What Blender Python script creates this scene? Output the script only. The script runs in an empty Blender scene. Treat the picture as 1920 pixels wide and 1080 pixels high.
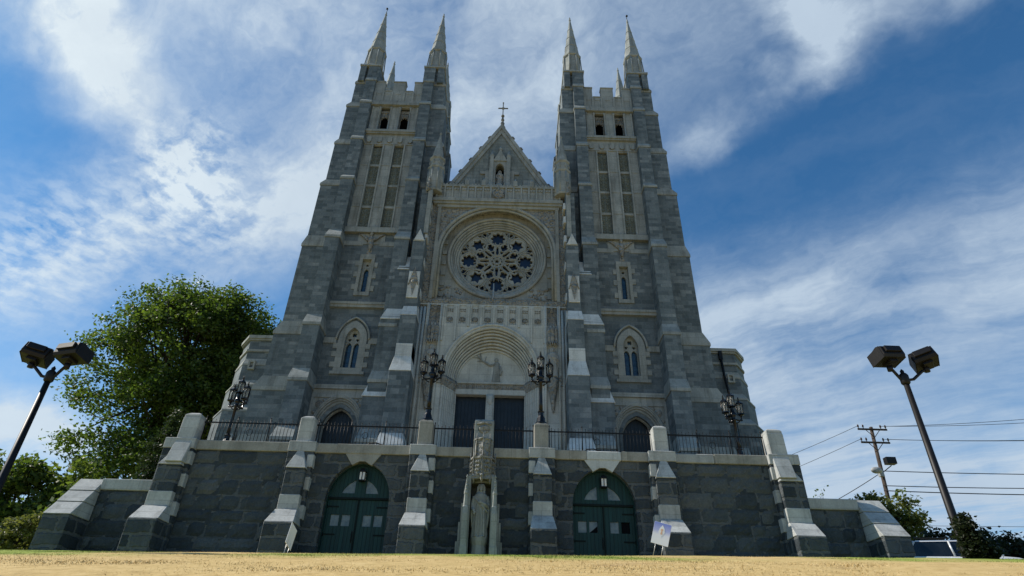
import bpy, math, random
import numpy as np
from mathutils import Vector, Matrix
from mathutils.geometry import tessellate_polygon
random.seed(7); RNG = np.random.default_rng(11)
R = math.radians
sc = bpy.context.scene
COL = sc.collection

# ------------------------------------------------------------------ camera
CX = .9335
cam = bpy.data.cameras.new('camera')
cam.sensor_width = 36; cam.lens = 1142.533/1920*36; cam.clip_end = 5000; cam.clip_start = .05
camo = bpy.data.objects.new('camera', cam); COL.objects.link(camo)
p_, r_, y_ = .5702, .0265, .0041
rt = Vector((math.cos(y_), -math.sin(y_), 0)); f0 = Vector((math.sin(y_), math.cos(y_), 0)); u0 = Vector((0, 0, 1))
fw = f0*math.cos(p_)+u0*math.sin(p_); up = -f0*math.sin(p_)+u0*math.cos(p_)
R1 = rt*math.cos(r_)+up*math.sin(r_); U1 = -rt*math.sin(r_)+up*math.cos(r_)
m = Matrix((R1, U1, -fw)).transposed().to_4x4(); m.translation = Vector((CX, 0, 0))
camo.matrix_world = m
sc.camera = camo

# ------------------------------------------------------------------ sun, sky, exposure
SUN = Vector((-.72, .10, .68)).normalized()
EXPO = .35
sc.view_settings.view_transform = 'Standard'; sc.view_settings.look = 'None'
sc.view_settings.exposure = EXPO; sc.view_settings.gamma = 1
sl = bpy.data.lights.new('sun', 'SUN'); sl.energy = 4.6; sl.angle = R(.5); sl.color = (1, .93, .82)
so = bpy.data.objects.new('sun', sl); COL.objects.link(so); so.rotation_euler = SUN.to_track_quat('Z', 'Y').to_euler()
so.location = (-60, 10, 60)

class NT:
    """small helper to write node trees"""
    def __init__(s, nt): s.nt = nt
    def n(s, typ, **kw):
        nd = s.nt.nodes.new(typ)
        for k, v in kw.items(): setattr(nd, k, v)
        return nd
    def put(s, sock, v):
        if v is None: return
        if isinstance(v, bpy.types.NodeSocket): s.nt.links.new(v, sock)
        else:
            if sock.type == 'RGBA' and len(v) == 3: v = (*v, 1)
            sock.default_value = v
    def math(s, op, a, b=None, c=None, clamp=False):
        nd = s.n('ShaderNodeMath', operation=op, use_clamp=clamp)
        for i, v in enumerate((a, b, c)): s.put(nd.inputs[i], v)
        return nd.outputs[0]
    def vm(s, op, a, b=None, scale=None):
        nd = s.n('ShaderNodeVectorMath', operation=op)
        s.put(nd.inputs[0], a)
        if b is not None: s.put(nd.inputs[1], b)
        if scale is not None: s.put(nd.inputs['Scale'], scale)
        return nd.outputs['Value'] if op in ('DOT_PRODUCT', 'LENGTH', 'DISTANCE') else nd.outputs[0]
    def noise(s, vec, scale, detail=4, rough=.55, out='Fac', dim='3D', w=None, dist=0):
        nd = s.n('ShaderNodeTexNoise', noise_dimensions=dim)
        if vec is not None and dim != '1D': s.put(nd.inputs['Vector'], vec)
        if w is not None: s.put(nd.inputs['W'], w)
        nd.inputs['Scale'].default_value = scale; nd.inputs['Detail'].default_value = detail
        nd.inputs['Roughness'].default_value = rough; nd.inputs['Distortion'].default_value = dist
        return nd.outputs[out]
    def ramp(s, fac, stops, interp='LINEAR'):
        nd = s.n('ShaderNodeValToRGB'); cr = nd.color_ramp; cr.interpolation = interp
        while len(cr.elements) < len(stops): cr.elements.new(.5)
        for e, (p, c) in zip(cr.elements, stops):
            e.position = p; e.color = (*c, 1) if len(c) == 3 else c
        s.put(nd.inputs[0], fac); return nd.outputs[0]
    def mr(s, v, a, b, c=0, d=1, smooth=False):
        nd = s.n('ShaderNodeMapRange', interpolation_type='SMOOTHSTEP' if smooth else 'LINEAR')
        for k, q in zip(range(5), (v, a, b, c, d)): s.put(nd.inputs[k], q)
        return nd.outputs[0]
    def mix(s, fac, a, b, mode='MIX'):
        nd = s.n('ShaderNodeMix', data_type='RGBA', blend_type=mode)
        s.put(nd.inputs[0], fac); s.put(nd.inputs[6], a); s.put(nd.inputs[7], b)
        return nd.outputs[2]
    def comb(s, x, y, z):
        nd = s.n('ShaderNodeCombineXYZ')
        for i, v in enumerate((x, y, z)): s.put(nd.inputs[i], v)
        return nd.outputs[0]
    def sep(s, v):
        nd = s.n('ShaderNodeSeparateXYZ'); s.put(nd.inputs[0], v); return nd.outputs

world = bpy.data.worlds.new('World'); sc.world = world; world.use_nodes = True
wt = NT(world.node_tree); bg = world.node_tree.nodes['Background']
sky = wt.n('ShaderNodeTexSky', sky_type='NISHITA', sun_disc=False)
sky.sun_elevation = math.asin(SUN.z); sky.sun_rotation = math.atan2(SUN.x, SUN.y)
sky.altitude = 100; sky.air_density = 1.0; sky.dust_density = .25; sky.ozone_density = 2.2
geo = wt.n('ShaderNodeTexCoord').outputs['Generated']          # the direction looked in
dirv = wt.vm('NORMALIZE', geo)
warp = wt.vm('SUBTRACT', wt.noise(dirv, 3.2, 5, .6, 'Color'), (.5, .5, .5))
warp2 = wt.vm('SUBTRACT', wt.noise(dirv, 11, 5, .65, 'Color'), (.5, .5, .5))
dw = wt.vm('ADD', wt.vm('ADD', dirv, wt.vm('SCALE', warp, scale=.16)), wt.vm('SCALE', warp2, scale=.05))
def capsule(a, b, w0, w1, amp, src=None):
    """cloud streak between two directions of the sky; w0 solid core, w1 soft edge"""
    src = src or dw
    a = Vector(a); b = Vector(b); ab = b-a; L2 = max(ab.length_squared, 1e-6)
    pa = wt.vm('SUBTRACT', src, tuple(a))
    t = wt.math('MULTIPLY', wt.vm('DOT_PRODUCT', pa, tuple(ab)), 1/L2, clamp=True)
    nd = wt.vm('LENGTH', wt.vm('SUBTRACT', pa, wt.vm('SCALE', tuple(ab), scale=t)))
    return wt.mr(nd, w0, w1, amp, 0, True)
caps = [
 ((-.63, .34, .69), (-.547, .502, .67), .0, .12, .95), ((-.56, .48, .67), (-.455, .63, .63), .0, .085, .60),
 ((-.29, .584, .758), (-.10, .56, .82), .04, .38, .58), ((-.45, .40, .80), (-.30, .45, .84), .0, .24, .42),
 ((-.616, .638, .461), (-.455, .66, .60), .0, .13, .46), ((-.46, .746, .47), (-.285, .72, .63), .0, .075, .60), ((-.58, .70, .42), (-.26, .72, .63), .0, .20, .20),
 ((-.40, .70, .59), (-.25, .70, .66), .0, .16, .26), ((-.30, .70, .65), (-.24, .66, .71), .0, .10, .25),
 ((.107, .586, .803), (.24, .48, .84), .04, .26, .50), ((-.071, .683, .727), (-.02, .70, .70), .0, .12, .55),
 ((.335, .465, .815), (.432, .525, .735), .0, .07, .80), ((.402, .499, .768), (.60, .38, .71), .0, .06, .75),
 ((.346, .573, .743), (.352, .57, .74), .0, .04, .55), ((.425, .535, .731), (.276, .674, .685), .0, .05, .42),
 ((.30, .665, .685), (.22, .71, .67), .0, .05, .25),
 ((.26, .835, .475), (.72, .52, .49), .0, .15, .66), ((.31, .86, .40), (.70, .62, .39), .02, .16, .44), ((.20, .90, .38), (.45, .83, .33), .0, .14, .40),
 ((-.70, .66, .29), (-.56, .785, .262), .0, .07, .85), ((-.74, .66, .19), (-.45, .87, .17), .0, .09, .40),
 ((.40, .88, .27), (.70, .69, .22), .0, .13, .55), ((.25, .94, .2), (.74, .66, .16), .0, .10, .6), ((.52, .82, .22), (.70, .69, .19), .0, .04, .4),
]
dens = None
for c in caps:
    q = capsule(*c); dens = q if dens is None else wt.math('ADD', dens, q)
# fibres of the ice cloud: streaks lying along the wind in the cloud layer overhead
zz = wt.math('MAXIMUM', wt.sep(dirv)[2], .12)
pu = wt.math('DIVIDE', wt.vm('DOT_PRODUCT', dirv, (.8, -.6, 0)), zz); pv = wt.math('DIVIDE', wt.vm('DOT_PRODUCT', dirv, (.6, .8, 0)), zz)
flat = wt.comb(wt.math('MULTIPLY', pu, .75), wt.math('MULTIPLY', pv, 2.3), 0)
fib = wt.noise(wt.vm('ADD', flat, wt.vm('SCALE', warp, scale=1.1)), 1.7, 10, .64)
puff = wt.noise(wt.vm('ADD', dirv, wt.vm('SCALE', warp2, scale=.06)), 5.5, 8, .6)
mack = wt.noise(wt.vm('ADD', wt.comb(wt.math('MULTIPLY', pu, 1.0), wt.math('MULTIPLY', pv, 1.0), 0), wt.vm('SCALE', warp2, scale=.12)), 16, 4, .55)
tex = wt.math('ADD', wt.mr(fib, .32, .68, .22, 1.0), wt.mr(puff, .34, .70, .0, .30))
mk = capsule((-.63, .625, .46), (-.45, .67, .59), .0, .16, .85)
tex = wt.math('ADD', tex, wt.math('MULTIPLY', mk, wt.math('SUBTRACT', wt.mr(mack, .38, .64), .5)))
cloud = wt.math('MULTIPLY', dens, tex)
cloud = wt.math('ADD', cloud, wt.math('MULTIPLY', wt.mr(fib, .42, .75), .09))
cloud = wt.math('ADD', cloud, wt.mr(wt.sep(dirv)[2], .46, .08, 0, .38))
cloud = wt.math('MULTIPLY', cloud, 1.0, clamp=True)
cloud = wt.math('MINIMUM', cloud, .95)
sunny = wt.math('POWER', wt.math('MAXIMUM', wt.vm('DOT_PRODUCT', dirv, tuple(SUN)), 0), 3)
ccol = wt.mix(sunny, (4.1, 5.0, 6.0), (7.4, 8.1, 8.2))
ccol = wt.mix(wt.math('MULTIPLY', wt.mr(puff, .62, .38), .22), ccol, (2.7, 3.4, 4.5))
skyb = wt.mix(1, sky.outputs[0], (.38, .80, 1.02), 'MULTIPLY')
wt.put(bg.inputs[0], wt.mix(cloud, skyb, ccol)); bg.inputs[1].default_value = .10

# ------------------------------------------------------------------ materials
def newmat(name):
    mt = bpy.data.materials.new(name); mt.use_nodes = True
    t = NT(mt.node_tree); b = mt.node_tree.nodes['Principled BSDF']
    return mt, t, b
def pos_uv(t):
    g = t.n('ShaderNodeNewGeometry'); P = t.sep(g.outputs['Position']); N = t.sep(g.outputs['Normal'])
    side = t.math('GREATER_THAN', t.math('ABSOLUTE', N[0]), t.math('ABSOLUTE', N[1]))
    u = t.math('ADD', t.math('MULTIPLY', side, t.math('ADD', P[1], .37)), t.math('MULTIPLY', t.math('SUBTRACT', 1, side), P[0]))
    return g, P, u
def masonry(name, bw, bh, ramp, mortar, msize, mcol, bump=.3, wob=.01, rowvar=.25, stain=.35, rough=.85, rock=.5, streak=(.30, .28, .25), wetter=None):
    mt, t, b = newmat(name)
    g, P, u = pos_uv(t); pos = g.outputs['Position']
    rv = t.math('MULTIPLY', t.math('SUBTRACT', t.noise(None, 1.1/bh*.33, 2, .6, dim='1D', w=P[2]), .5), rowvar*bh*4)
    v = t.math('ADD', P[2], rv)
    wb = t.vm('SUBTRACT', t.noise(pos, 3.0, 3, .6, 'Color'), (.5, .5, .5))
    wv = t.sep(wb)
    vec = t.comb(t.math('ADD', u, t.math('MULTIPLY', wv[0], wob*2)), t.math('ADD', v, t.math('MULTIPLY', wv[2], wob)), 0)
    def brick(w, h, off, sq, sqf, seed):
        nd = t.n('ShaderNodeTexBrick', offset=off, offset_frequency=2, squash=sq, squash_frequency=sqf)
        t.put(nd.inputs['Vector'], t.vm('ADD', vec, (seed, 0, 0)))
        nd.inputs['Color1'].default_value = (0, 0, 0, 1); nd.inputs['Color2'].default_value = (1, 1, 1, 1); nd.inputs['Mortar'].default_value = (.5, .5, .5, 1)
        nd.inputs['Scale'].default_value = 1; nd.inputs['Brick Width'].default_value = w; nd.inputs['Row Height'].default_value = h
        nd.inputs['Mortar Size'].default_value = msize; nd.inputs['Mortar Smooth'].default_value = .35
        return nd.outputs['Color'], nd.outputs['Fac']
    c1, f1 = brick(bw, bh, .43, .62, 3, 0)
    c2, f2 = brick(bw*1.7, bh*3, .37, .8, 2, 5.3)
    shade = t.math('ADD', t.math('MULTIPLY', t.sep(c1)[0], .80), t.math('MULTIPLY', t.sep(c2)[0], .14))
    fine = t.noise(pos, 9, 6, .7); mid = t.noise(pos, 1.3, 4, .6); big = t.noise(pos, .16, 3, .5)
    shade = t.math('ADD', shade, t.math('MULTIPLY', t.math('SUBTRACT', mid, .5), .7))
    shade = t.math('ADD', shade, t.math('MULTIPLY', t.math('SUBTRACT', big, .5), .9))
    col = t.ramp(shade, ramp)
    col = t.mix(t.math('MULTIPLY', f1, mortar), col, mcol)
    sv = t.n('ShaderNodeMapping'); sv.inputs['Scale'].default_value = (2.2, 2.2, .22); t.put(sv.inputs[0], pos)
    st = t.mr(t.noise(sv.outputs[0], 1, 5, .65), .52, .75)
    col = t.mix(t.math('MULTIPLY', st, stain), col, streak, 'MULTIPLY')
    col = t.mix(1, col, t.ramp(fine, [(.25, (.72, .72, .72)), (.75, (1.16, 1.16, 1.16))]), 'MULTIPLY')
    t.put(b.inputs['Base Color'], col); b.inputs['Roughness'].default_value = rough; b.inputs['Specular IOR Level'].default_value = .25
    h = t.math('SUBTRACT', t.math('ADD', t.math('MULTIPLY', t.noise(pos, 4.5, 6, .65), rock), t.math('MULTIPLY', t.sep(c1)[0], .18)), t.math('MULTIPLY', f1, .8))
    bn = t.n('ShaderNodeBump'); bn.inputs['Strength'].default_value = bump; bn.inputs['Distance'].default_value = .06
    t.put(bn.inputs['Height'], h); t.put(b.inputs['Normal'], bn.outputs[0])
    return mt
def stone(name, c0, c1, joint=(1.3, .62), jamt=.35, stain=.4, carve=0, rough=.8, streak=(.42, .40, .36)):
    """dressed limestone / concrete: faint joints, vertical stains; carve adds foliage-like relief"""
    mt, t, b = newmat(name)
    g, P, u = pos_uv(t); pos = g.outputs['Position']
    col = t.ramp(t.noise(pos, 1.1, 5, .62), [(.28, c0), (.72, c1)])
    nd = t.n('ShaderNodeTexBrick', offset=.5); t.put(nd.inputs['Vector'], t.comb(u, P[2], 0))
    nd.inputs['Color1'].default_value = (.78, .79, .80, 1); nd.inputs['Color2'].default_value = (1.08, 1.07, 1.05, 1); nd.inputs['Mortar'].default_value = (.55, .54, .52, 1)
    nd.inputs['Scale'].default_value = 1; nd.inputs['Brick Width'].default_value = joint[0]; nd.inputs['Row Height'].default_value = joint[1]; nd.inputs['Mortar Size'].default_value = .012
    col = t.mix(jamt*1.6 if jamt*1.6 < 1 else 1, col, nd.outputs['Color'], 'MULTIPLY')
    sv = t.n('ShaderNodeMapping'); sv.inputs['Scale'].default_value = (3, 3, .3); t.put(sv.inputs[0], pos)
    st = t.mr(t.noise(sv.outputs[0], 1, 5, .65), .50, .74)
    col = t.mix(t.math('MULTIPLY', st, stain), col, streak, 'MULTIPLY')
    col = t.mix(1, col, t.ramp(t.noise(pos, 14, 5, .7), [(.25, (.80, .80, .80)), (.75, (1.12, 1.12, 1.12))]), 'MULTIPLY')
    t.put(b.inputs['Base Color'], col); b.inputs['Roughness'].default_value = .92; b.inputs['Specular IOR Level'].default_value = .10
    h = t.math('ADD', t.math('MULTIPLY', t.noise(pos, 12, 5, .6), .25), t.math('MULTIPLY', nd.outputs['Fac'], -.4))
    bn = t.n('ShaderNodeBump'); bn.inputs['Strength'].default_value = .25; bn.inputs['Distance'].default_value = .03
    if carve:
        vo = t.n('ShaderNodeTexVoronoi', feature='SMOOTH_F1'); vo.inputs['Scale'].default_value = carve
        t.put(vo.inputs['Vector'], t.vm('ADD', pos, t.vm('SCALE', t.noise(pos, 2.5, 3, .6, 'Color'), scale=.5)))
        h = t.math('ADD', h, t.math('MULTIPLY', vo.outputs['Distance'], 2.2)); bn.inputs['Strength'].default_value = .9; bn.inputs['Distance'].default_value = .10
    t.put(bn.inputs['Height'], h); t.put(b.inputs['Normal'], bn.outputs[0])
    return mt
def simple(name, c, rough=.5, metal=0, var=.25, scale=6, bump=.1, spec=.5):
    mt, t, b = newmat(name)
    pos = t.n('ShaderNodeNewGeometry').outputs['Position']
    nz = t.noise(pos, scale, 5, .6)
    t.put(b.inputs['Base Color'], t.mix(1, (*c, 1), t.ramp(nz, [(.3, (1-var,)*3), (.7, (1+var,)*3)]), 'MULTIPLY'))
    b.inputs['Roughness'].default_value = rough; b.inputs['Metallic'].default_value = metal; b.inputs['Specular IOR Level'].default_value = spec
    bn = t.n('ShaderNodeBump'); bn.inputs['Strength'].default_value = bump; bn.inputs['Distance'].default_value = .02
    t.put(bn.inputs['Height'], nz); t.put(b.inputs['Normal'], bn.outputs[0])
    return mt
M = {}
M['ashlar'] = masonry('grey_granite_ashlar', .70, .25, [(.08, (.090, .112, .122)), (.45, (.130, .157, .168)), (.74, (.158, .186, .197)), (1, (.24, .265, .27))], .5, .013, (.17, .19, .197), bump=.45, stain=.45)
M['rock'] = masonry('dark_rock_faced_granite', 1.15, .52, [(.1, (.034, .044, .052)), (.5, (.060, .073, .082)), (.8, (.095, .108, .115)), (1, (.13, .138, .14))], 0.8, .075, (.125, .134, .136), bump=1.0, wob=.20, rowvar=.10, rock=1.8, stain=.3, streak=(.45, .45, .45))
def rockblock():
    mt, t, b = newmat('rock_faced_granite_block')
    g = t.n('ShaderNodeNewGeometry'); pos = g.outputs['Position']
    f = t.math('ADD', t.math('MULTIPLY', g.outputs['Random Per Island'], .55), t.math('MULTIPLY', t.noise(pos, 2.6, 6, .7), .6))
    col = t.ramp(f, [(.2, (.028, .037, .044)), (.55, (.060, .073, .080)), (.85, (.098, .110, .114)), (1, (.135, .142, .142))])
    sv = t.n('ShaderNodeMapping'); sv.inputs['Scale'].default_value = (2.0, 2.0, .16); t.put(sv.inputs[0], pos)
    st = t.mr(t.noise(sv.outputs[0], 1, 5, .65), .60, .74)
    col = t.mix(t.math('MULTIPLY', st, .5), col, (.16, .165, .16, 1))
    P = t.sep(pos); rx = t.mr(t.math('ABSOLUTE', t.math('SUBTRACT', P[0], 5.75)), .0, .45, 1, 0)
    rust = t.math('MULTIPLY', t.math('MULTIPLY', rx, t.mr(P[2], 6.7, 7.6)), t.mr(t.noise(sv.outputs[0], 2.2, 4, .6), .42, .6))
    col = t.mix(t.math('MULTIPLY', rust, .6), col, (.085, .045, .018, 1))
    col = t.mix(1, col, t.ramp(t.noise(pos, 16, 6, .75), [(.25, (.65, .65, .65)), (.75, (1.3, 1.3, 1.3))]), 'MULTIPLY')
    t.put(b.inputs['Base Color'], col); b.inputs['Roughness'].default_value = .85; b.inputs['Specular IOR Level'].default_value = .25
    bn = t.n('ShaderNodeBump'); bn.inputs['Strength'].default_value = .9; bn.inputs['Distance'].default_value = .05
    t.put(bn.inputs['Height'], t.noise(pos, 7, 7, .7)); t.put(b.inputs['Normal'], bn.outputs[0]); return mt
M['rockblk'] = rockblock()
M['lime'] = stone('grey_limestone', (.232, .25, .24), (.36, .375, .355), stain=.7)
M['gable'] = stone('coursed_grey_gable_stone', (.165, .188, .182), (.27, .295, .285), joint=(.8, .3), jamt=.5, stain=.7)
M['limelit'] = stone('bounce_lit_portal_limestone', (.375, .395, .375), (.515, .53, .50), stain=.5)  # brighter copy of the limestone: light bounced off the terrace floor, put into the colour
M['palest'] = stone('white_marble_weathering', (.47, .49, .485), (.64, .655, .64), joint=(1.6, .55), stain=.5)
M['limec'] = stone('carved_limestone', (.225, .226, .21), (.345, .342, .316), carve=5.5, stain=.6)
M['limed'] = stone('dim_green_tracery_stone', (.125, .142, .128), (.19, .21, .185), joint=(.7, .6))
M['cap'] = stone('pale_granite_capping', (.34, .35, .345), (.50, .51, .495), joint=(1.6, .5), stain=.6, streak=(.38, .38, .37))
M['coping'] = stone('weathered_concrete_coping', (.25, .245, .22), (.39, .378, .34), joint=(2.4, 3), stain=.5)
M['iron'] = simple('black_painted_iron', (.006, .007, .008), .55, .0, .3, 20, .05, .25)
M['lampiron'] = simple('glossy_black_lamp_iron', (.004, .004, .005), .26, .0, .3, 25, .05, .35)
M['green'] = simple('dark_green_door_paint', (.008, .036, .034), .55, 0, .3, 3, .05, .35)
M['blackgreen'] = simple('door_gap_black', (.004, .010, .010), .7, 0, .2, 4, .02, .2)
M['dkdoor'] = simple('dark_stained_oak_door', (.009, .013, .018), .45, 0, .35, 3, .1, .4)
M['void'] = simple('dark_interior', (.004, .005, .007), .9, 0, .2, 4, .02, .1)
M['bronze'] = simple('dark_bronze_fixture', (.007, .006, .006), .5, .0, .4, 8, .1, .3)
M['wood'] = simple('weathered_pole_wood', (.060, .046, .038), .85, 0, .4, 3, .3, .2)
M['insul'] = simple('brown_glazed_insulator', (.05, .025, .02), .2, 0, .2, 8, 0, .6)
M['wire'] = simple('black_cable', (.012, .012, .014), .6, 0, .2, 4, 0, .3)
M['slate'] = simple('dark_roof_slate', (.06, .065, .07), .7, 0, .3, 3, .3, .3)
M['white'] = simple('white_sign_board', (.80, .80, .80), .5, 0, .03, 4, 0, .4)
M['steel'] = simple('galvanised_wire_stake', (.45, .45, .42), .4, .6, .15, 9, 0, .5)
M['tyre'] = simple('tyre_rubber', (.02, .02, .02), .8, 0, .2, 8, .1, .2)
M['silver'] = simple('silver_car_paint', (.62, .64, .66), .28, .15, .03, 2, 0, .6)
M['asphalt'] = simple('asphalt', (.05, .05, .052), .9, 0, .3, 9, .2, .2)
M['statue'] = stone('statue_limestone', (.27, .275, .26), (.38, .38, .355), joint=(40, 40), jamt=0, stain=.45)
M['bark'] = simple('tree_bark', (.045, .036, .028), .9, 0, .4, 5, .5, .1)
def boards(name, c):
    mt, t, b = newmat(name); g = t.n('ShaderNodeNewGeometry'); pos = g.outputs['Position']; P = t.sep(pos)
    wv = t.math('FRACT', t.math('MULTIPLY', P[0], 6.6)); gap = t.math('MULTIPLY', t.mr(wv, 0, .07), t.mr(wv, 1, .93))
    sv = t.n('ShaderNodeMapping'); sv.inputs['Scale'].default_value = (9, 9, .5); t.put(sv.inputs[0], pos); grain = t.noise(sv.outputs[0], 1, 6, .65)
    col = t.mix(1, (*c, 1), t.ramp(grain, [(.3, (.65, .65, .65)), (.7, (1.35, 1.35, 1.3))]), 'MULTIPLY')
    wear = t.mr(t.noise(pos, 5, 6, .7), .66, .78); col = t.mix(t.math('MULTIPLY', wear, .35), col, (.05, .07, .065, 1))
    col = t.mix(t.math('SUBTRACT', 1, gap), col, tuple(q*.35 for q in c)+(1,)); t.put(b.inputs['Base Color'], col); b.inputs['Roughness'].default_value = .55; b.inputs['Specular IOR Level'].default_value = .3
    bn = t.n('ShaderNodeBump'); bn.inputs['Strength'].default_value = .5; bn.inputs['Distance'].default_value = .02; t.put(bn.inputs['Height'], t.math('ADD', gap, t.math('MULTIPLY', grain, .2))); t.put(b.inputs['Normal'], bn.outputs[0]); return mt
M['green'] = boards('dark_green_boarded_door', (.0075, .036, .036))
def glass(name, c, rough=.08, leads=0):
    mt, t, b = newmat(name)
    g, P, u = pos_uv(t)
    nz = t.noise(g.outputs['Position'], 2.5, 3, .6)
    col = t.mix(1, (*c, 1), t.ramp(nz, [(.3, (.5, .55, .6)), (.7, (1.5, 1.4, 1.35))]), 'MULTIPLY')
    if leads:
        nd = t.n('ShaderNodeTexBrick', offset=0); t.put(nd.inputs['Vector'], t.comb(u, P[2], 0)); nd.inputs['Scale'].default_value = 1
        nd.inputs['Brick Width'].default_value = .2; nd.inputs['Row Height'].default_value = leads; nd.inputs['Mortar Size'].default_value = .012
        col = t.mix(nd.outputs['Fac'], col, (.008, .009, .01, 1))
    t.put(b.inputs['Base Color'], col); b.inputs['Roughness'].default_value = rough; b.inputs['Specular IOR Level'].default_value = .6
    bn = t.n('ShaderNodeBump'); bn.inputs['Strength'].default_value = .15; bn.inputs['Distance'].default_value = .03
    t.put(bn.inputs['Height'], nz); t.put(b.inputs['Normal'], bn.outputs[0])
    return mt
M['glass'] = glass('dark_blue_leaded_glass', (.020, .050, .085), .12, .32)
M['rosegl'] = glass('deep_blue_stained_glass', (.006, .010, .026), .3)
M['rosegr'] = simple('grey_translucent_pane', (.10, .105, .11), .4, 0, .3, 2, 0, .4)
M['pane'] = glass('pale_reflecting_pane', (.13, .155, .155), .1)
M['carglass'] = glass('car_glass', (.012, .016, .02), .03)
def lantern_glass():
    mt, t, b = newmat('clear_lantern_glass')
    b.inputs['Base Color'].default_value = (.72, .70, .62, 1); b.inputs['Roughness'].default_value = .25
    b.inputs['Alpha'].default_value = .16; b.inputs['Specular IOR Level'].default_value = .5
    return mt
M['lantglass'] = lantern_glass()
def foliage(name, dark, light, trans):
    mt, t, b = newmat(name)
    g = t.n('ShaderNodeNewGeometry'); oi = t.n('ShaderNodeObjectInfo')
    rnd = g.outputs['Random Per Island']; nz = t.noise(g.outputs['Position'], .55, 3, .6)
    f = t.math('ADD', t.math('MULTIPLY', rnd, .6), t.math('MULTIPLY', t.math('SUBTRACT', nz, .3), .9))
    col = t.ramp(f, [(.1, dark), (.9, light)])
    t.put(b.inputs['Base Color'], col); b.inputs['Roughness'].default_value = .5; b.inputs['Specular IOR Level'].default_value = .3
    tr = t.n('ShaderNodeBsdfTranslucent'); t.put(tr.inputs['Color'], t.mix(1, col, (*trans, 1), 'MULTIPLY'))
    mx = t.n('ShaderNodeMixShader'); mx.inputs[0].default_value = .42
    t.nt.links.new(b.outputs[0], mx.inputs[1]); t.nt.links.new(tr.outputs[0], mx.inputs[2])
    out = [n for n in t.nt.nodes if n.type == 'OUTPUT_MATERIAL'][0]; t.nt.links.new(mx.outputs[0], out.inputs[0])
    return mt
M['maple'] = foliage('maple_leaves', (.024, .050, .014), (.082, .12, .024), (2.2, 2.25, 1.0))
M['bush'] = foliage('bush_leaves', (.035, .065, .018), (.12, .165, .040), (2.0, 2.0, .9))
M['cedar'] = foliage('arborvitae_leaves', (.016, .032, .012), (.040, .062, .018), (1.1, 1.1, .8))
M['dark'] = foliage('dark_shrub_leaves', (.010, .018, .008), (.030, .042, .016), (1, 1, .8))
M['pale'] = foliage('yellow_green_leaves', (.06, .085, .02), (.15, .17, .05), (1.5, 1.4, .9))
def lawn():
    mt, t, b = newmat('dry_lawn')
    g = t.n('ShaderNodeNewGeometry'); pos = g.outputs['Position']; P = t.sep(pos)
    mpn = t.n('ShaderNodeMapping'); mpn.inputs['Scale'].default_value = (.5, 1.3, 1); t.put(mpn.inputs[0], pos)
    big = t.noise(mpn.outputs[0], .9, 5, .65); fine = t.noise(pos, 16, 6, .75); mid = t.noise(pos, 3.2, 5, .7)
    col = t.ramp(t.math('ADD', t.math('MULTIPLY', mid, .6), t.math('MULTIPLY', fine, .4)), [(.30, (.27, .185, .075)), (.48, (.50, .36, .155)), (.7, (.64, .485, .245))])
    bare = t.mr(big, .60, .72); col = t.mix(t.math('MULTIPLY', bare, .75), col, (.29, .19, .095, 1))
    gm = t.math('MULTIPLY', t.mr(P[1], 13.6, 15.4, 0, 1, True), t.mr(t.noise(t.comb(P[0], t.math('MULTIPLY', P[1], .5), 0), .16, 5, .6), .40, .52))
    col = t.mix(gm, col, (.24, .29, .06, 1))
    t.put(b.inputs['Base Color'], col); b.inputs['Roughness'].default_value = .95; b.inputs['Specular IOR Level'].default_value = .1
    bn = t.n('ShaderNodeBump'); bn.inputs['Strength'].default_value = .4; bn.inputs['Distance'].default_value = .05
    t.put(bn.inputs['Height'], t.math('ADD', fine, mid)); t.put(b.inputs['Normal'], bn.outputs[0])
    return mt
M['lawn'] = lawn()
def blades():
    mt, t, b = newmat('grass_blades')
    g = t.n('ShaderNodeNewGeometry'); pos = g.outputs['Position']; P = t.sep(pos)
    mpn = t.n('ShaderNodeMapping'); mpn.inputs['Scale'].default_value = (.5, 1.3, 1); t.put(mpn.inputs[0], pos)
    col = t.ramp(g.outputs['Random Per Island'], [(0, (.34, .24, .095)), (.5, (.56, .41, .19)), (1, (.72, .56, .30))])
    gm = t.math('MULTIPLY', t.mr(P[1], 13.6, 15.4, 0, 1, True), t.mr(t.noise(t.comb(P[0], t.math('MULTIPLY', P[1], .5), 0), .16, 5, .6), .40, .52))
    col = t.mix(gm, col, t.ramp(g.outputs['Random Per Island'], [(0, (.16, .22, .04)), (1, (.34, .38, .09))]))
    t.put(b.inputs['Base Color'], col); b.inputs['Roughness'].default_value = .8; b.inputs['Specular IOR Level'].default_value = .15
    return mt
M['blades'] = blades()

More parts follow.
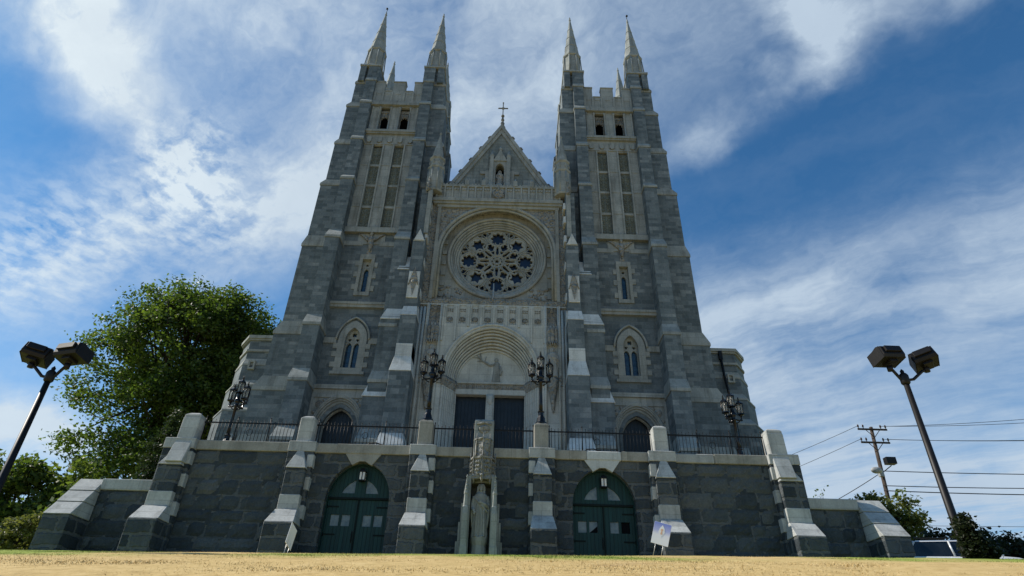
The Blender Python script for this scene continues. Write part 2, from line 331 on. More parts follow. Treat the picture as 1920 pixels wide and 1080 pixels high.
# ------------------------------------------------------------------ mesh helpers
class MB:
    def __init__(s): s.v = []; s.f = []; s.smooth = []
    def add(s, v, f, sm=False):
        o = len(s.v); s.v += [tuple(q) for q in v]; s.f += [tuple(i+o for i in q) for q in f]; s.smooth += [sm]*len(f); return s
    def box(s, x0, x1, y0, y1, z0, z1):
        x0, x1 = min(x0, x1), max(x0, x1)
        return s.frus((x0, x1, y0, y1), z0, (x0, x1, y0, y1), z1)
    def frus(s, a, za, b, zb):
        v = [(a[0], a[2], za), (a[1], a[2], za), (a[1], a[3], za), (a[0], a[3], za), (b[0], b[2], zb), (b[1], b[2], zb), (b[1], b[3], zb), (b[0], b[3], zb)]
        return s.add(v, [(3, 2, 1, 0), (4, 5, 6, 7), (0, 1, 5, 4), (1, 2, 6, 5), (2, 3, 7, 6), (3, 0, 4, 7)])
    def profx(s, prof, x0, x1):
        """profile of (y, z) pushed along x"""
        x0, x1 = min(x0, x1), max(x0, x1)
        n = len(prof); v = [(x0, y, z) for y, z in prof]+[(x1, y, z) for y, z in prof]
        f = [tuple(range(n))[::-1], tuple(range(n, 2*n))]+[(i, (i+1) % n, n+(i+1) % n, n+i) for i in range(n)]
        return s.add(v, f)
    def polyz(s, poly, z0, z1, poly1=None):
        n = len(poly); q = poly1 or poly
        v = [(x, y, z0) for x, y in poly]+[(x, y, z1) for x, y in q]
        f = [tuple(range(n))[::-1], tuple(range(n, 2*n))]+[(i, (i+1) % n, n+(i+1) % n, n+i) for i in range(n)]
        return s.add(v, f)
    def plate(s, outline, holes, y0, y1, fn=None):
        """outline and holes in (x, z), solid between y0 (front) and y1"""
        loops = [outline]+list(holes); pts = [p for l in loops for p in l]
        tri = tessellate_polygon([[Vector((p[0], p[1], 0)) for p in l] for l in loops])
        n = len(pts); v = [(x, y0, z) for x, z in pts]+[(x, y1, z) for x, z in pts]; f = []
        for t in tri:
            a, b_, c = (Vector((*pts[i], 0)) for i in t)
            cr = (b_-a).cross(c-a).z
            if abs(cr) < 1e-10: continue
            t = tuple(t) if cr > 0 else tuple(t)[::-1]
            f.append(t); f.append(tuple(i+n for i in t[::-1]))
        o = 0
        for k, l in enumerate(loops):
            ar = sum(l[i][0]*l[(i+1) % len(l)][1]-l[(i+1) % len(l)][0]*l[i][1] for i in range(len(l)))
            L = len(l)
            for i in range(L):
                a, b_ = o+i, o+(i+1) % L
                if (ar > 0) != (k > 0): f.append((b_, a, a+n, b_+n))
                else: f.append((a, b_, b_+n, a+n))
            o += L
        if fn: v = [fn(q) for q in v]
        return s.add(v, f)
    def lathe(s, prof, c=(0, 0, 0), n=16, rot=0, axis='z', sm=True, sq=(1, 1)):
        v = []; f = []; k = len(prof)
        for i in range(n):
            a = 2*math.pi*i/n+rot; ca, sa = math.cos(a), math.sin(a)
            for r, h in prof:
                if axis == 'z': v.append((c[0]+r*ca*sq[0], c[1]+r*sa*sq[1], c[2]+h))
                elif axis == 'y': v.append((c[0]+r*ca, c[1]+h, c[2]+r*sa))
                else: v.append((c[0]+h, c[1]+r*ca, c[2]+r*sa))
        for i in range(n):
            j = (i+1) % n
            for q in range(k-1):
                a, b_ = i*k+q, j*k+q
                f.append((a, b_, b_+1, a+1) if axis != 'y' else (a, a+1, b_+1, b_))
        if prof[0][0] > 1e-4 and axis == 'z': f.append(tuple(i*k for i in range(n))[::-1])
        if prof[-1][0] > 1e-4 and axis == 'z': f.append(tuple(i*k+k-1 for i in range(n)))
        return s.add(v, f, sm)
    def tube(s, pts, r, n=8, sm=True, caps=True, closed=False):
        pts = [Vector(p) for p in pts]; L = len(pts)
        rr = r if isinstance(r, (list, tuple)) else [r]*L
        v = []; f = []; prev = None
        for i, p in enumerate(pts):
            if closed: t = pts[(i+1) % L]-pts[i-1]
            else: t = pts[min(i+1, L-1)]-pts[max(i-1, 0)]
            t = t.normalized() if t.length > 1e-9 else Vector((0, 0, 1))
            if prev is None:
                a = Vector((0, 0, 1)) if abs(t.z) < .9 else Vector((1, 0, 0)); nrm = t.cross(a).normalized()
            else:
                nrm = prev-t*prev.dot(t); nrm = nrm.normalized() if nrm.length > 1e-6 else t.orthogonal().normalized()
            prev = nrm; bn = t.cross(nrm)
            for k in range(n):
                a = 2*math.pi*k/n; v.append(p+(nrm*math.cos(a)+bn*math.sin(a))*rr[i])
        for i in range(L if closed else L-1):
            for k in range(n):
                a, b_ = i*n+k, i*n+(k+1) % n; c, d = ((i+1) % L)*n+(k+1) % n, ((i+1) % L)*n+k
                f.append((a, b_, c, d))
        if caps and not closed: f.append(tuple(range(n))[::-1]); f.append(tuple(range((L-1)*n, L*n)))
        return s.add(v, f, sm)
    def ball(s, c, r, n=10, m_=7):
        rx, ry, rz = r if isinstance(r, (list, tuple)) else (r, r, r)
        prof = [(math.sin(math.pi*i/m_), -math.cos(math.pi*i/m_)) for i in range(m_+1)]
        v = []; f = []
        for i in range(n):
            a = 2*math.pi*i/n
            for q, h in prof: v.append((c[0]+rx*q*math.cos(a), c[1]+ry*q*math.sin(a), c[2]+rz*h))
        k = len(prof)
        for i in range(n):
            j = (i+1) % n
            for q in range(k-1): f.append((i*k+q, j*k+q, j*k+q+1, i*k+q+1))
        return s.add(v, f, True)
    def ext(s, o, fn=None):
        return s.add([fn(q) for q in o.v] if fn else o.v, o.f) if not any(o.smooth) else s._ext(o, fn)
    def _ext(s, o, fn):
        b = len(s.v); s.v += [tuple(fn(q)) if fn else q for q in o.v]; s.f += [tuple(i+b for i in q) for q in o.f]; s.smooth += o.smooth; return s
ORG = {}
def pieces(mb):
    """groups of a builder's loose islands that stand far apart"""
    n = len(mb.v); par = list(range(n))
    def find(a):
        while par[a] != a: par[a] = par[par[a]]; a = par[a]
        return a
    for f in mb.f:
        r = find(f[0])
        for q in f[1:]: par[find(q)] = r
    root = np.array([find(i) for i in range(n)]); ur, isl = np.unique(root, return_inverse=True); k = len(ur)
    if k < 2 or k > 700: return [mb]
    P = np.array(mb.v, float); lo = np.full((k, 3), np.inf); hi = np.full((k, 3), -np.inf)
    np.minimum.at(lo, isl, P); np.maximum.at(hi, isl, P); size = (hi-lo).max(1)
    gap = np.maximum(0, np.maximum(lo[:, None]-hi[None], lo[None]-hi[:, None])); near = np.sqrt((gap**2).sum(2)) <= np.maximum(.02, .5*np.maximum(size[:, None], size[None]))
    lab = np.arange(k)
    while True:
        new = np.array([lab[near[i]].min() for i in range(k)])
        if (new == lab).all(): break
        lab = new
    ids = np.unique(lab)
    if len(ids) < 2 or len(ids) > 60: return [mb]
    out = []
    for c in ids:
        m_ = MB(); mp = {}
        for f, sm in zip(mb.f, mb.smooth):
            if lab[isl[f[0]]] != c: continue
            for q in f:
                if q not in mp: mp[q] = len(m_.v); m_.v.append(mb.v[q])
            m_.f.append(tuple(mp[q] for q in f)); m_.smooth.append(sm)
        out.append(m_)
    return sorted(out, key=lambda q: -len(q.f))
def link(name, mb, mat, parent=None, loc=None, bevel=0):
    if parent is None or name in ('picket', 'trunk'): return link1(name, mb, mat, parent, loc, bevel)
    return [link1(name, q, mat, parent, loc, bevel) for q in pieces(mb)][0]
def link1(name, mb, mat, parent=None, loc=None, bevel=0):
    o0 = Vector(loc) if loc is not None else (ORG[parent.name] if parent else Vector((0, 0, 0)))
    me = bpy.data.meshes.new(name); me.from_pydata([tuple(Vector(q)-o0) for q in mb.v], [], mb.f)
    me.polygons.foreach_set('use_smooth', mb.smooth); me.update(); me.materials.append(mat)
    ob = bpy.data.objects.new(name, me); COL.objects.link(ob)
    if parent: ob.parent = parent
    else: ob.location = o0
    ORG[ob.name] = o0
    if bevel:
        b = ob.modifiers.new('bevel', 'BEVEL'); b.width = bevel; b.segments = 1; b.limit_method = 'ANGLE'; b.angle_limit = R(40)
    return ob
def tag(o, label, cat, group=None, kind=None):
    if label: o['label'] = label; o['category'] = cat
    if group: o['group'] = group
    if kind: o['kind'] = kind
    return o
def thing(name, label, cat, loc, group=None):
    o = bpy.data.objects.new(name, None); COL.objects.link(o); o.location = loc; o.empty_display_size = .3
    ORG[o.name] = Vector(loc); return tag(o, label, cat, group)
def structure(name, mb, mat): return tag(link(name, mb, mat), None, None, kind='structure')
def copy_thing(o, loc, rz, label):
    r = o.copy(); COL.objects.link(r); r.location = loc; r.rotation_euler = (0, 0, rz); r['label'] = label; ORG[r.name] = Vector(loc)
    def rec(src, dst):
        for ch in [c for c in bpy.data.objects if c.parent == src]:
            c = ch.copy(); COL.objects.link(c); c.parent = dst; rec(ch, c)
    rec(o, r); return r
def arch(cx, zs, a, h, n=14, rd=None):
    """right springing -> apex -> left springing; rd rounds the point"""
    out = []
    if rd is None: rd = .72 if a > 1.15 else .15
    if rd and h >= a*.999:
        p = arch(cx, zs, a, h, n, 0); q = []
        for x, z in p:
            u = min(1, abs(x-cx)/a); ze = zs+h*math.sqrt(max(0, 1-u*u)); q.append((x, z*(1-rd)+ze*rd))
        return q
    if h >= a*.999:
        Rr = (a*a+h*h)/(2*a); e = a-Rr; t1 = math.atan2(h, -e)
        for i in range(n+1):
            t = t1*i/n; out.append((cx+e+Rr*math.cos(t), zs+Rr*math.sin(t)))
        out += [(2*cx-x, z) for x, z in out[-2::-1]]
    else:
        for i in range(2*n+1):
            t = math.pi*i/(2*n); out.append((cx+a*math.cos(t), zs+h*math.sin(t)))
    return out
def archhole(cx, z0, zs, a, h, n=14):
    return [(cx-a, z0), (cx+a, z0)]+arch(cx, zs, a, h, n)
def circ(cx, cz, r, n=48): return [(cx+r*math.cos(2*math.pi*i/n), cz+r*math.sin(2*math.pi*i/n)) for i in range(n)]
def foil(cx, cz, r, k, rot=0, depth=.34, n=8):
    out = []
    for i in range(k*n):
        th = 2*math.pi*i/(k*n); out.append((cx+r*(1-depth*(1-abs(math.sin(k*th/2))**.7))*math.cos(th+rot), cz+r*(1-depth*(1-abs(math.sin(k*th/2))**.7))*math.sin(th+rot)))
    return out
def star(cx, cz, r, k, rot=0, inner=.5):
    return [(cx+(r if i % 2 == 0 else r*inner)*math.cos(math.pi*i/k+rot), cz+(r if i % 2 == 0 else r*inner)*math.sin(math.pi*i/k+rot)) for i in range(2*k)]
def rect(x0, x1, z0, z1): return [(x0, z0), (x1, z0), (x1, z1), (x0, z1)]

# ------------------------------------------------------------------ ground
def gz(x, y):
    """height of the ground: a bank climbing from the street to the foot of the terrace wall"""
    t = y-18.5
    if t < 0: z = .1572*y-.00467*t*t if y > -2 else .1572*-2-.00467*20.5**2
    elif t < 5.4: z = 2.908+.159*t-.0147*t*t
    else: z = 3.338
    tilt = .018*max(-30, min(30, x)) if y > 4 else .018*max(-30, min(30, x))*max(0, y+2)/6
    if t > 0: tilt *= max(0, 1-t/6)
    if abs(x) > 13.2 and y > 19.5:
        k = min(1, (abs(x)-13.2)/4)*min(1, (y-19.5)/4); z -= .34*k
    if -6.5 < x < 2.5 and 13 < y < 16: z += .055*math.exp(-((y-14.4-.15*math.sin(x*1.7))/.22)**2)*min(1, (x+6.5), (2.5-x))
    d = math.hypot(max(0, abs(x)-30), max(0, y-60))
    z -= min(d*.06, 8)
    return z+tilt
g = MB()
xs = np.concatenate([np.array([-600, -300, -150, -90, -60, -45, -36]), np.arange(-30, 30.1, .5), np.array([36, 45, 60, 90, 150, 300, 600])])
ys = np.concatenate([np.array([-80, -40, -20, -8, -2]), np.arange(0, 8, 1.), np.arange(8, 30, .33), np.arange(30, 62, 4), np.array([70, 90, 120, 180, 300, 600, 900])])
hn = RNG.normal(0, 1, (len(ys), len(xs)))
for _ in range(3): hn = (hn+np.roll(hn, 1, 0)+np.roll(hn, -1, 0)+np.roll(hn, 1, 1)+np.roll(hn, -1, 1))/5
vv = []
for j, y in enumerate(ys):
    for i, x in enumerate(xs):
        b_ = .035*hn[j, i] if 5 < y < 24 and abs(x) < 30 else 0
        vv.append((float(x), float(y), gz(float(x), float(y))+b_))
nx = len(xs)
g.add(vv, [(j*nx+i, j*nx+i+1, (j+1)*nx+i+1, (j+1)*nx+i) for j in range(len(ys)-1) for i in range(nx-1)], True)
structure('lawn_ground', g, M['lawn'])
# dry grass
def grass():
    n = 70000
    y = 10.2+RNG.random(n)**.8*9.6; x = CX+(RNG.random(n)*2-1)*(y*.95+1.5)
    z = np.array([gz(a, b) for a, b in zip(x, y)])
    fx = np.clip(((x+30)/.5), 0, 119); fy = y
    h = (.006+.018*RNG.random(n)**2)*(1+.5*(y > 17.6)); a = RNG.random(n)*2*np.pi; w = .006+.006*RNG.random(n)
    lx, ly = RNG.normal(0, .022, n), RNG.normal(0, .022, n)
    v = np.empty((n, 3, 3))
    v[:, 0] = np.stack([x-w*np.cos(a), y-w*np.sin(a), z-.02], -1); v[:, 1] = np.stack([x+w*np.cos(a), y+w*np.sin(a), z-.02], -1)
    v[:, 2] = np.stack([x+lx, y+ly, z+h], -1)
    me = bpy.data.meshes.new('grass'); me.vertices.add(3*n); me.vertices.foreach_set('co', v.ravel())
    me.loops.add(3*n); me.loops.foreach_set('vertex_index', np.arange(3*n, dtype=np.int32))
    me.polygons.add(n); me.polygons.foreach_set('loop_start', np.arange(0, 3*n, 3, dtype=np.int32)); me.polygons.foreach_set('loop_total', np.full(n, 3, np.int32))
    me.update(); me.validate(); me.materials.append(M['blades'])
    o = bpy.data.objects.new('grass', me); COL.objects.link(o)
    tag(o, 'short straw coloured dry grass with a green fringe along the bank top', 'grass', kind='stuff')
grass()
dv = MB()
for i in range(10):
    a = 14.9+i*1.2; b_ = a+1.2
    dv.add([(a, 21.6, gz(a, 21.6)+.02), (b_, 21.6, gz(b_, 21.6)+.02), (b_, 27.6, gz(b_, 27.6)+.02), (a, 27.6, gz(a, 27.6)+.02)], [(0, 1, 2, 3)])
structure('driveway', dv, M['asphalt'])

# ------------------------------------------------------------------ church
CH = thing('church', 'grey granite church with two spired towers and a rose window, on the terrace', 'church', (0, 31, 7.7))
TC = 7.87
def tower(sx):
    X = lambda d: sx*(TC+d)                    # d: metres from tower axis, outward
    def mir(q): return (sx*(q[0]), q[1], q[2])
    core = MB()
    yf = 30.9; yc = 34.0
    holes = [archhole(TC+.03, 7.45, 10.75, .86, 1.2), archhole(TC+.03, 14.22, 16.0, .47, .85), rect(TC-.28, TC+.34, 19.2, 21.6), rect(TC-1.76, TC+1.76, 23.95, 35.45)]
    core.plate(rect(TC-2.3, TC+2.3, 7.0, 37.08), holes, yf, yf+.55, lambda q: mir(q))
    core.box(X(-2.35), X(2.35), yf+.56, 36.95, 3, 36.2)
    # other three walls get plain limestone belfry strips
    o = link('tower', core, M['ashlar'], CH)
    if sx < 0: fix(o)
    lim = MB()
    for ys_ in (-1, 1):
        pass
    # buttresses: front/back (F) and side (S) at four corners
    st = [(39.8, .0, 11.10, 0), (38.1, .10, 11.28, .04), (35.5, .22, 11.52, .08), (31.6, .34, 11.70, .12), (27.7, .55, 11.95, .16), (22.6, .85, 12.12, .24), (16.35, 1.1, 12.42, .32), (12.9, 1.35, 12.75, .40), (9.6, 1.75, 13.0, .48)]
    for ox in (1, -1):
        for oy in (1, -1):             # oy=1 front
            bt = MB(); we = MB()
            def Q(xa, xb, ya, yb):     # xa, xb: outward from tower axis (outer corner); ya, yb measured back from the front top face
                a, b_ = TC+ox*xa, TC+ox*xb; a, b_ = sx*a, sx*b_
                if oy == 1: c, d = ya, yb
                else: c, d = 2*yc-yb, 2*yc-ya
                return (min(a, b_), max(a, b_), min(c, d), max(c, d))
            for i, (zt, fy, so_, wd) in enumerate(st):
                zb = st[i+1][0] if i+1 < len(st) else 3.0
                if ox == -1 and i > 5: so2 = st[5][2]
                else: so2 = so_
                fr = Q(1.84-wd*.6, 2.56, 30.72-fy, 31.5)
                sd = Q(2.2, so2-TC, 30.98-wd*.5, 32.25+wd*.3)
                
                if i: bt.frus(fr, zb-.01, fr, zt)
                if i: bt.frus(sd, zb-.013, sd, zt-.004)
                else: bt.frus(Q(1.72, 2.58, 30.72, 32.3), zb, Q(1.72, 2.58, 30.72, 32.3), zt-.002); bt.frus(Q(2.78, so2-TC, 30.72, 32.3), zb, Q(2.78, so2-TC, 30.72, 32.3), zt); bt.frus(Q(2.5, 2.85, 31.0, 32.2), zb, Q(2.5, 2.85, 31.0, 32.2), zt-.004)
                if i:
                    p = st[i-1]; hgt = .42 if i < 5 else .75
                    f2 = Q(1.84-p[3]*.6, 2.56, 30.72-p[1]+.03, 31.4)
                    e = .05
                    f1 = Q(1.84-wd*.6-e, 2.56+e, 30.72-fy-e, 31.5)
                    we.frus(f1, zt-.12, f1, zt+.04); we.frus(f1, zt+.041, f2, zt+hgt)
                    s1 = Q(2.2, so2-TC+e, 30.98-wd*.5-e, 32.25+wd*.3+e); s2 = Q(2.2, (p[2] if not(ox == -1 and i > 5) else so2)-TC+.02, 30.98-p[3]*.5, 32.25+p[3]*.3)
                    we.frus(s1, zt-.128, s1, zt+.036); we.frus(s1, zt+.037, s2, zt+hgt-.01)
                else:
                    t1 = Q(1.66, so2-TC+.06, 30.66, 32.36); we.frus(t1, zt, t1, zt+.16)
            co = link('corner_buttress', bt, M['ashlar'], o)
            link('weathering_stone', we, M['lime'], o)
            pn = MB(); cx = sx*(TC+ox*2.47); cy = 31.52 if oy == 1 else 2*yc-31.52
            r8 = math.pi/8
            pn.lathe([(.80, 39.96), (.80, 40.1), (.70, 40.3), (.655, 42.15), (.77, 42.25), (.77, 42.42), (.66, 42.5), (.07, 47.5)], (cx, cy, 0), 8, r8, sm=False)
            for k in range(8):     # sunk arched panels on the drum: raised ribs at the corners
                a = r8+k*math.pi/4; pn.tube([(cx+.80*math.cos(a), cy+.80*math.sin(a), 40.1), (cx+.70*math.cos(a), cy+.70*math.sin(a), 42.2)], .05, 5)
            for zz in (43.6, 44.8, 46.0):
                rr = .66-(zz-42.5)/5*.59; pn.lathe([(rr+.005, zz), (rr+.03, zz+.03), (rr-.01, zz+.08)], (cx, cy, 0), 8, r8, sm=False)
            pn.lathe([(.05, 47.45), (.11, 47.6), (.05, 47.72), (.07, 47.85), (0, 48.1)], (cx, cy, 0), 8)
            ob = link('pinnacle', pn, M['lime'], o)
            if ox == 1 and oy == 1:
                fn_ = MB(); fn_.tube([(cx, cy, 48.05), (cx+sx*-.02, cy, 48.4)], .025, 6); fn_.ball((cx+sx*.02, cy, 48.5), .10); link('finial_ball', fn_, M['iron'], o)
    # parapet on four sides
    pa = MB()
    def parap(fn):
        w = 1.9
        out = [(-w, 35.95), (w, 35.95), (w, 38.1), (1.12, 38.1), (1.12, 37.08), (.46, 37.08), (.46, 38.1), (-.46, 38.1), (-.46, 37.08), (-1.12, 37.08), (-1.12, 38.1), (-w, 38.1)]
        q = MB().plate(out, [], -.05, .35)
        q.box(-w, w, -.22, .1, 35.45, 35.70); q.box(-w, w, -.15, .1, 35.70, 35.95)
        for k in (-1.72, -1.12, -.46, .46, 1.12, 1.72): q.box(k-.08, k+.08, -.12, -.04, 35.95, 37.0)
        for a, b_ in ((-w, -1.12), (-.46, .46), (1.12, w)): q.box(a-.03, b_+.03, -.1, .4, 38.1, 38.2)
        for a, b_ in ((-1.10, -.48), (.48, 1.10)): q.box(a, b_, -.1, .4, 37.08, 37.16)
        for a in (-1.42, -.79, 0, .79, 1.42):
            q.box(a-.2, a+.2, -.075, -.04, 36.75, 36.95)
        pa.ext(q, fn)
    parap(lambda q: (X(0)+q[0], 30.9+q[1], q[2])); parap(lambda q: (X(0)-q[0], 2*yc-30.9-q[1], q[2]))
    parap(lambda q: (sx*(TC+3.1-q[1]), yc+sx*q[0], q[2])); parap(lambda q: (sx*(TC-3.1+q[1]), yc-sx*q[0], q[2]))
    pa.box(X(-2.5), X(2.5), 31.3, 36.7, 36.0, 36.4)
    link('parapet', pa, M['lime'], o)
    # belfry stage and traceried panels on the four faces, one screen each
    for k, fn in enumerate((lambda q: (X(0)+q[0], 30.9+q[1], q[2]), lambda q: (sx*(TC-3.1+q[1]), yc-sx*q[0], q[2]), lambda q: (sx*(TC+3.1-q[1]), yc+sx*q[0], q[2]))):
        sc_ = MB(); w = 1.75
        op = [rect(s*.75-.34, s*.75+.34, 24.05, 31.42) for s in (-1, 1)]+[rect(s*.72-.34, s*.72+.34, 32.95, 35.35) for s in (-1, 1)]
        sc_.plate(rect(-w, w, 23.96, 35.44), op, .0, .18)
        for s in (-1, 1):
            for z in (25.85, 27.7, 29.55): sc_.box(s*.75-.335, s*.75+.335, .05, .3, z-.09, z+.09)
            for z in (25.85, 27.7, 29.55): sc_.box(s*1.4-.26, s*1.4+.26, -.03, .05, z-.05, z+.05)
            for xx in (s*.36, s*1.12): sc_.box(xx-.05, xx+.05, -.09, .1, 24.0, 31.45)
            for xx in (s*.33, s*1.12, s*1.66): sc_.lathe([(.09, 0), (.09, .12), (.06, .16), (.06, 2.3), (.1, 2.4), (.1, 2.5)], (xx, -.02, 32.85), 8)
        for z in (25.85, 27.7, 29.55): sc_.box(-.31, .31, -.03, .05, z-.05, z+.05)
        sc_.box(-1.78, 1.78, -.16, .1, 32.5, 32.62); sc_.box(-1.8, 1.8, -.24, .1, 32.62, 32.84)
        for a in (-1.45, -.72, 0, .72, 1.45): sc_.box(a-.16, a+.16, -.10, .02, 31.75, 32.2); sc_.box(a-.1, a+.1, -.13, .02, 31.65, 31.8)
        sc_.box(-1.8, 1.8, -.06, .05, 31.5, 31.6)
        sc_.box(-1.85, 1.85, -.26, .1, 23.55, 23.95)
        t1 = MB()
        for q, f_ in zip(sc_.v, [0]*len(sc_.v)): pass
        bs = link('belfry_screen', MB().ext(sc_, fn), M['lime'], CH); fix(bs)
        tp = MB()
        for s in (-1, 1):
            for i in range(4):
                z0 = 24.1+i*1.85; c = s*.75
                tp.box(c-.335, c+.335, .13, .30, z0, z0+1.62)
                for q in (-.325, 0, .325): tp.box(c+q-.03, c+q+.03, .09, .14, z0, z0+1.6)
                for q in (.02, .55, 1.05, 1.56): tp.box(c-.33, c+.33, .095, .14, z0+q, z0+q+.06)
                for r_i in range(3):
                    for c_i in range(2): tp.tube([(c-.165+.33*c_i+.10*math.cos(2*math.pi*k_/10), .11, z0+.32+r_i*.5+.14*math.sin(2*math.pi*k_/10)) for k_ in range(10)], .026, 5, closed=True)
        fix(link('tracery_panel', MB().ext(tp, fn), M['limed'], bs))
        bw = MB()
        for s in (-1, 1):
            c = s*.72
            hl = [[(c-.28, 32.9), (c+.28, 32.9)]+arch(c, 34.3, .28, .30, 6)]
            bw.plate(rect(c-.335, c+.335, 32.86, 35.3), hl, .28, .36)
            for q in (-.22, -.08, .08, .22): bw.tube([(c+q, .27, 34.5-abs(q)), (c+q, .27, 35.0)], .03, 6)
            bw.box(c-.335, c+.335, .22, .3, 34.98, 35.08)
        fix(link('belfry_arch', MB().ext(bw, fn), M['limec'], bs))
        lv = MB()
        for s in (-1, 1):
            for i in range(13): lv.profx([(.40, 32.98+i*.14), (.50, 33.06+i*.14), (.50, 33.08+i*.14), (.40, 33.0+i*.14)], s*.72-.28, s*.72+.28)
            lv.box(s*.72-.3, s*.72+.3, .5, .53, 32.86, 34.9)
        fix(link('louvers', MB().ext(lv, fn), M['void'], bs))
    # string courses and carved angel on the front
    sg = MB()
    sg.box(X(-1.9), X(2.0), 30.72, 31, 18.08, 18.26); sg.box(X(-1.9), X(2.0), 30.66, 31, 18.26, 18.42)
    for a, b_ in ((-1.95, -.88), (.94, 2.05)): sg.box(X(a), X(b_), 30.82, 31, 15.75, 16.1)
    for a, b_ in ((-1.9, -.5), (.5, 1.95)): sg.box(X(a), X(b_), 30.86, 31, 22.65, 22.98)
    sg.box(X(-.85), X(.85), 30.85, 31, 22.75, 23.54)
    link('string_course', sg, M['lime'], o)
    an = MB()
    for s in (-1, 1):
        for k in range(5):
            an.tube([(X(s*.12), 30.80, 22.9+.04*k), (X(s*(.35+.05*k)), 30.76, 23.1+.06*k), (X(s*(.62+.06*k)), 30.80, 23.38+.03*k)], [.07, .06, .03], 6)
    an.ball((X(0), 30.74, 23.45), (.12, .12, .15)); an.lathe([(.02, 22.15), (.12, 22.5), (.2, 22.9), (.16, 23.2), (.08, 23.35)], (X(0), 30.82, 0), 10); an.box(X(-.14), X(.14), 30.86, 31, 22.0, 22.7)
    link('carved_angel', an, M['limec'], o)
    # lancet window
    c = TC+.03
    fr = MB()
    hole = archhole(c, 14.25, 16.0, .42, .78)
    fr.plate([(c-.80, 14.0), (c+.80, 14.0)]+arch(c, 16.0, .80, 1.22), [hole], 30.84, 31.25, mir)
    hood = [(x, z) for x, z in arch(c, 16.0, .93, 1.42)]
    fr.tube([mir((x, 30.82, z)) for x, z in hood], .07, 6)
    for z in (14.3, 14.95, 15.45):
        fr.box(sx*(c-1.05), sx*(c-.78), 30.85, 31, z, z+.3); fr.box(sx*(c+.78), sx*(c+1.05), 30.85, 31, z, z+.3)
    fr.box(sx*(c-.95), sx*(c+.95), 30.78, 31.1, 13.85, 14.02)
    lw = link('lancet_window', fr, M['lime'], CH); fix(lw)
    tr = MB()
    lights = [archhole(c+s*.215, 14.27, 15.62, .165, .3, 6) for s in (-1, 1)]
    tops = [foil(c, 16.42, .15, 4, 0, .35, 5), foil(c-.22, 16.1, .10, 3, math.pi/2, .35, 5), foil(c+.22, 16.1, .10, 3, math.pi/2, .35, 5)]
    tr.plate(archhole(c, 14.24, 16.0, .43, .80), lights+tops, 31.12, 31.24, mir)
    fix(link('window_tracery', tr, M['lime'], lw))
    pn = MB(); pn.box(sx*(c-.45), sx*(c+.45), 31.27, 31.3, 14.2, 16.9); link('window_pane', pn, M['glass'], lw)
    # slit window
    sw = MB(); c2 = TC+.03
    sw.plate(rect(c2-.46, c2+.46, 18.95, 21.95), [rect(c2-.27, c2+.27, 19.2, 21.58)], 30.82, 31.1, mir)
    for z in (19.3, 20.2, 21.0): sw.box(sx*(c2-.68), sx*(c2-.45), 30.85, 31, z, z+.36); sw.box(sx*(c2+.45), sx*(c2+.68), 30.85, 31, z+.1, z+.46)
    sw.plate(rect(c2-.28, c2+.28, 19.15, 21.6), [archhole(c2, 19.2, 20.75, .14, .26, 6), foil(c2, 21.28, .1, 4, 0, .3, 4)], 31.1, 31.22, mir)
    s_ = link('slit_window', sw, M['lime'], CH); fix(s_)
    pn = MB(); pn.box(sx*(c2-.3), sx*(c2+.3), 31.24, 31.27, 19.1, 21.6); link('window_pane', pn, M['glass'], s_)
    # side door
    dr = MB(); c = TC+.03
    big = archhole(c, 7.4, 10.7, 1.28, 1.75)
    dr.plate([(c-1.72, 7.2), (c+1.72, 7.2), (c+1.72, 13.1), (c-1.72, 13.1)], [big], 30.72, 31.0, mir)
    d_ = link('side_door', dr, M['lime'], CH); fix(d_)
    tb = MB()
    for i in range(6):
        a = 1.28-.078*i; h = 1.75-.10*i; y = 30.72+.09*i
        tb.tube([mir((c+a, y, 7.5))]+[mir((x, y, z)) for x, z in arch(c, 10.7, a, h)]+[mir((c-a, y, 7.5))], .062, 6)
        a2 = a-.045
        tb.plate([(c-a2-.1, 7.4), (c+a2+.1, 7.4)]+arch(c, 10.7, a2+.1, h+.08), [archhole(c, 7.45, 10.7, a2-.04, h-.06)], y+.05, y+.09, mir)
    tb.box(sx*(c-1.78), sx*(c+1.78), 30.60, 30.9, 12.9, 13.14); 
    for s in (-1, 1): tb.box(sx*(c+s*1.55-.1), sx*(c+s*1.55+.1), 30.66, 30.75, 7.5, 12.6)
    tb.box(sx*(c-1.45), sx*(c+1.45), 30.66, 30.75, 12.42, 12.6)
    tb.tube([mir((x, 30.70, z)) for x, z in arch(c, 10.7, 1.36, 1.86)], .06, 6)
    fix(link('door_surround', tb, M['lime'], d_))
    cv = MB()
    for s in (-1, 1):
        for q in ((1.12, 12.05, .2), (.85, 12.28, .12), (1.32, 11.6, .12)): cv.ball((sx*(c+s*q[0]), 30.72, q[1]), (q[2], .06, q[2]))
    link('spandrel_carving', cv, M['limec'], d_)
    lf = MB(); lf.box(sx*(c-.95), sx*(c+.95), 31.42, 31.45, 7.4, 12.1)
    for k in range(-4, 5): lf.box(sx*(c+k*.2-.085), sx*(c+k*.2+.085), 31.40, 31.43, 7.5, 12.0)
    link('door_leaf', lf, M['dkdoor'], d_)
    return o
import bmesh
def fix(o):
    b = bmesh.new(); b.from_mesh(o.data); bmesh.ops.recalc_face_normals(b, faces=b.faces); b.to_mesh(o.data); b.free()
for s in (-1, 1): tower(s)

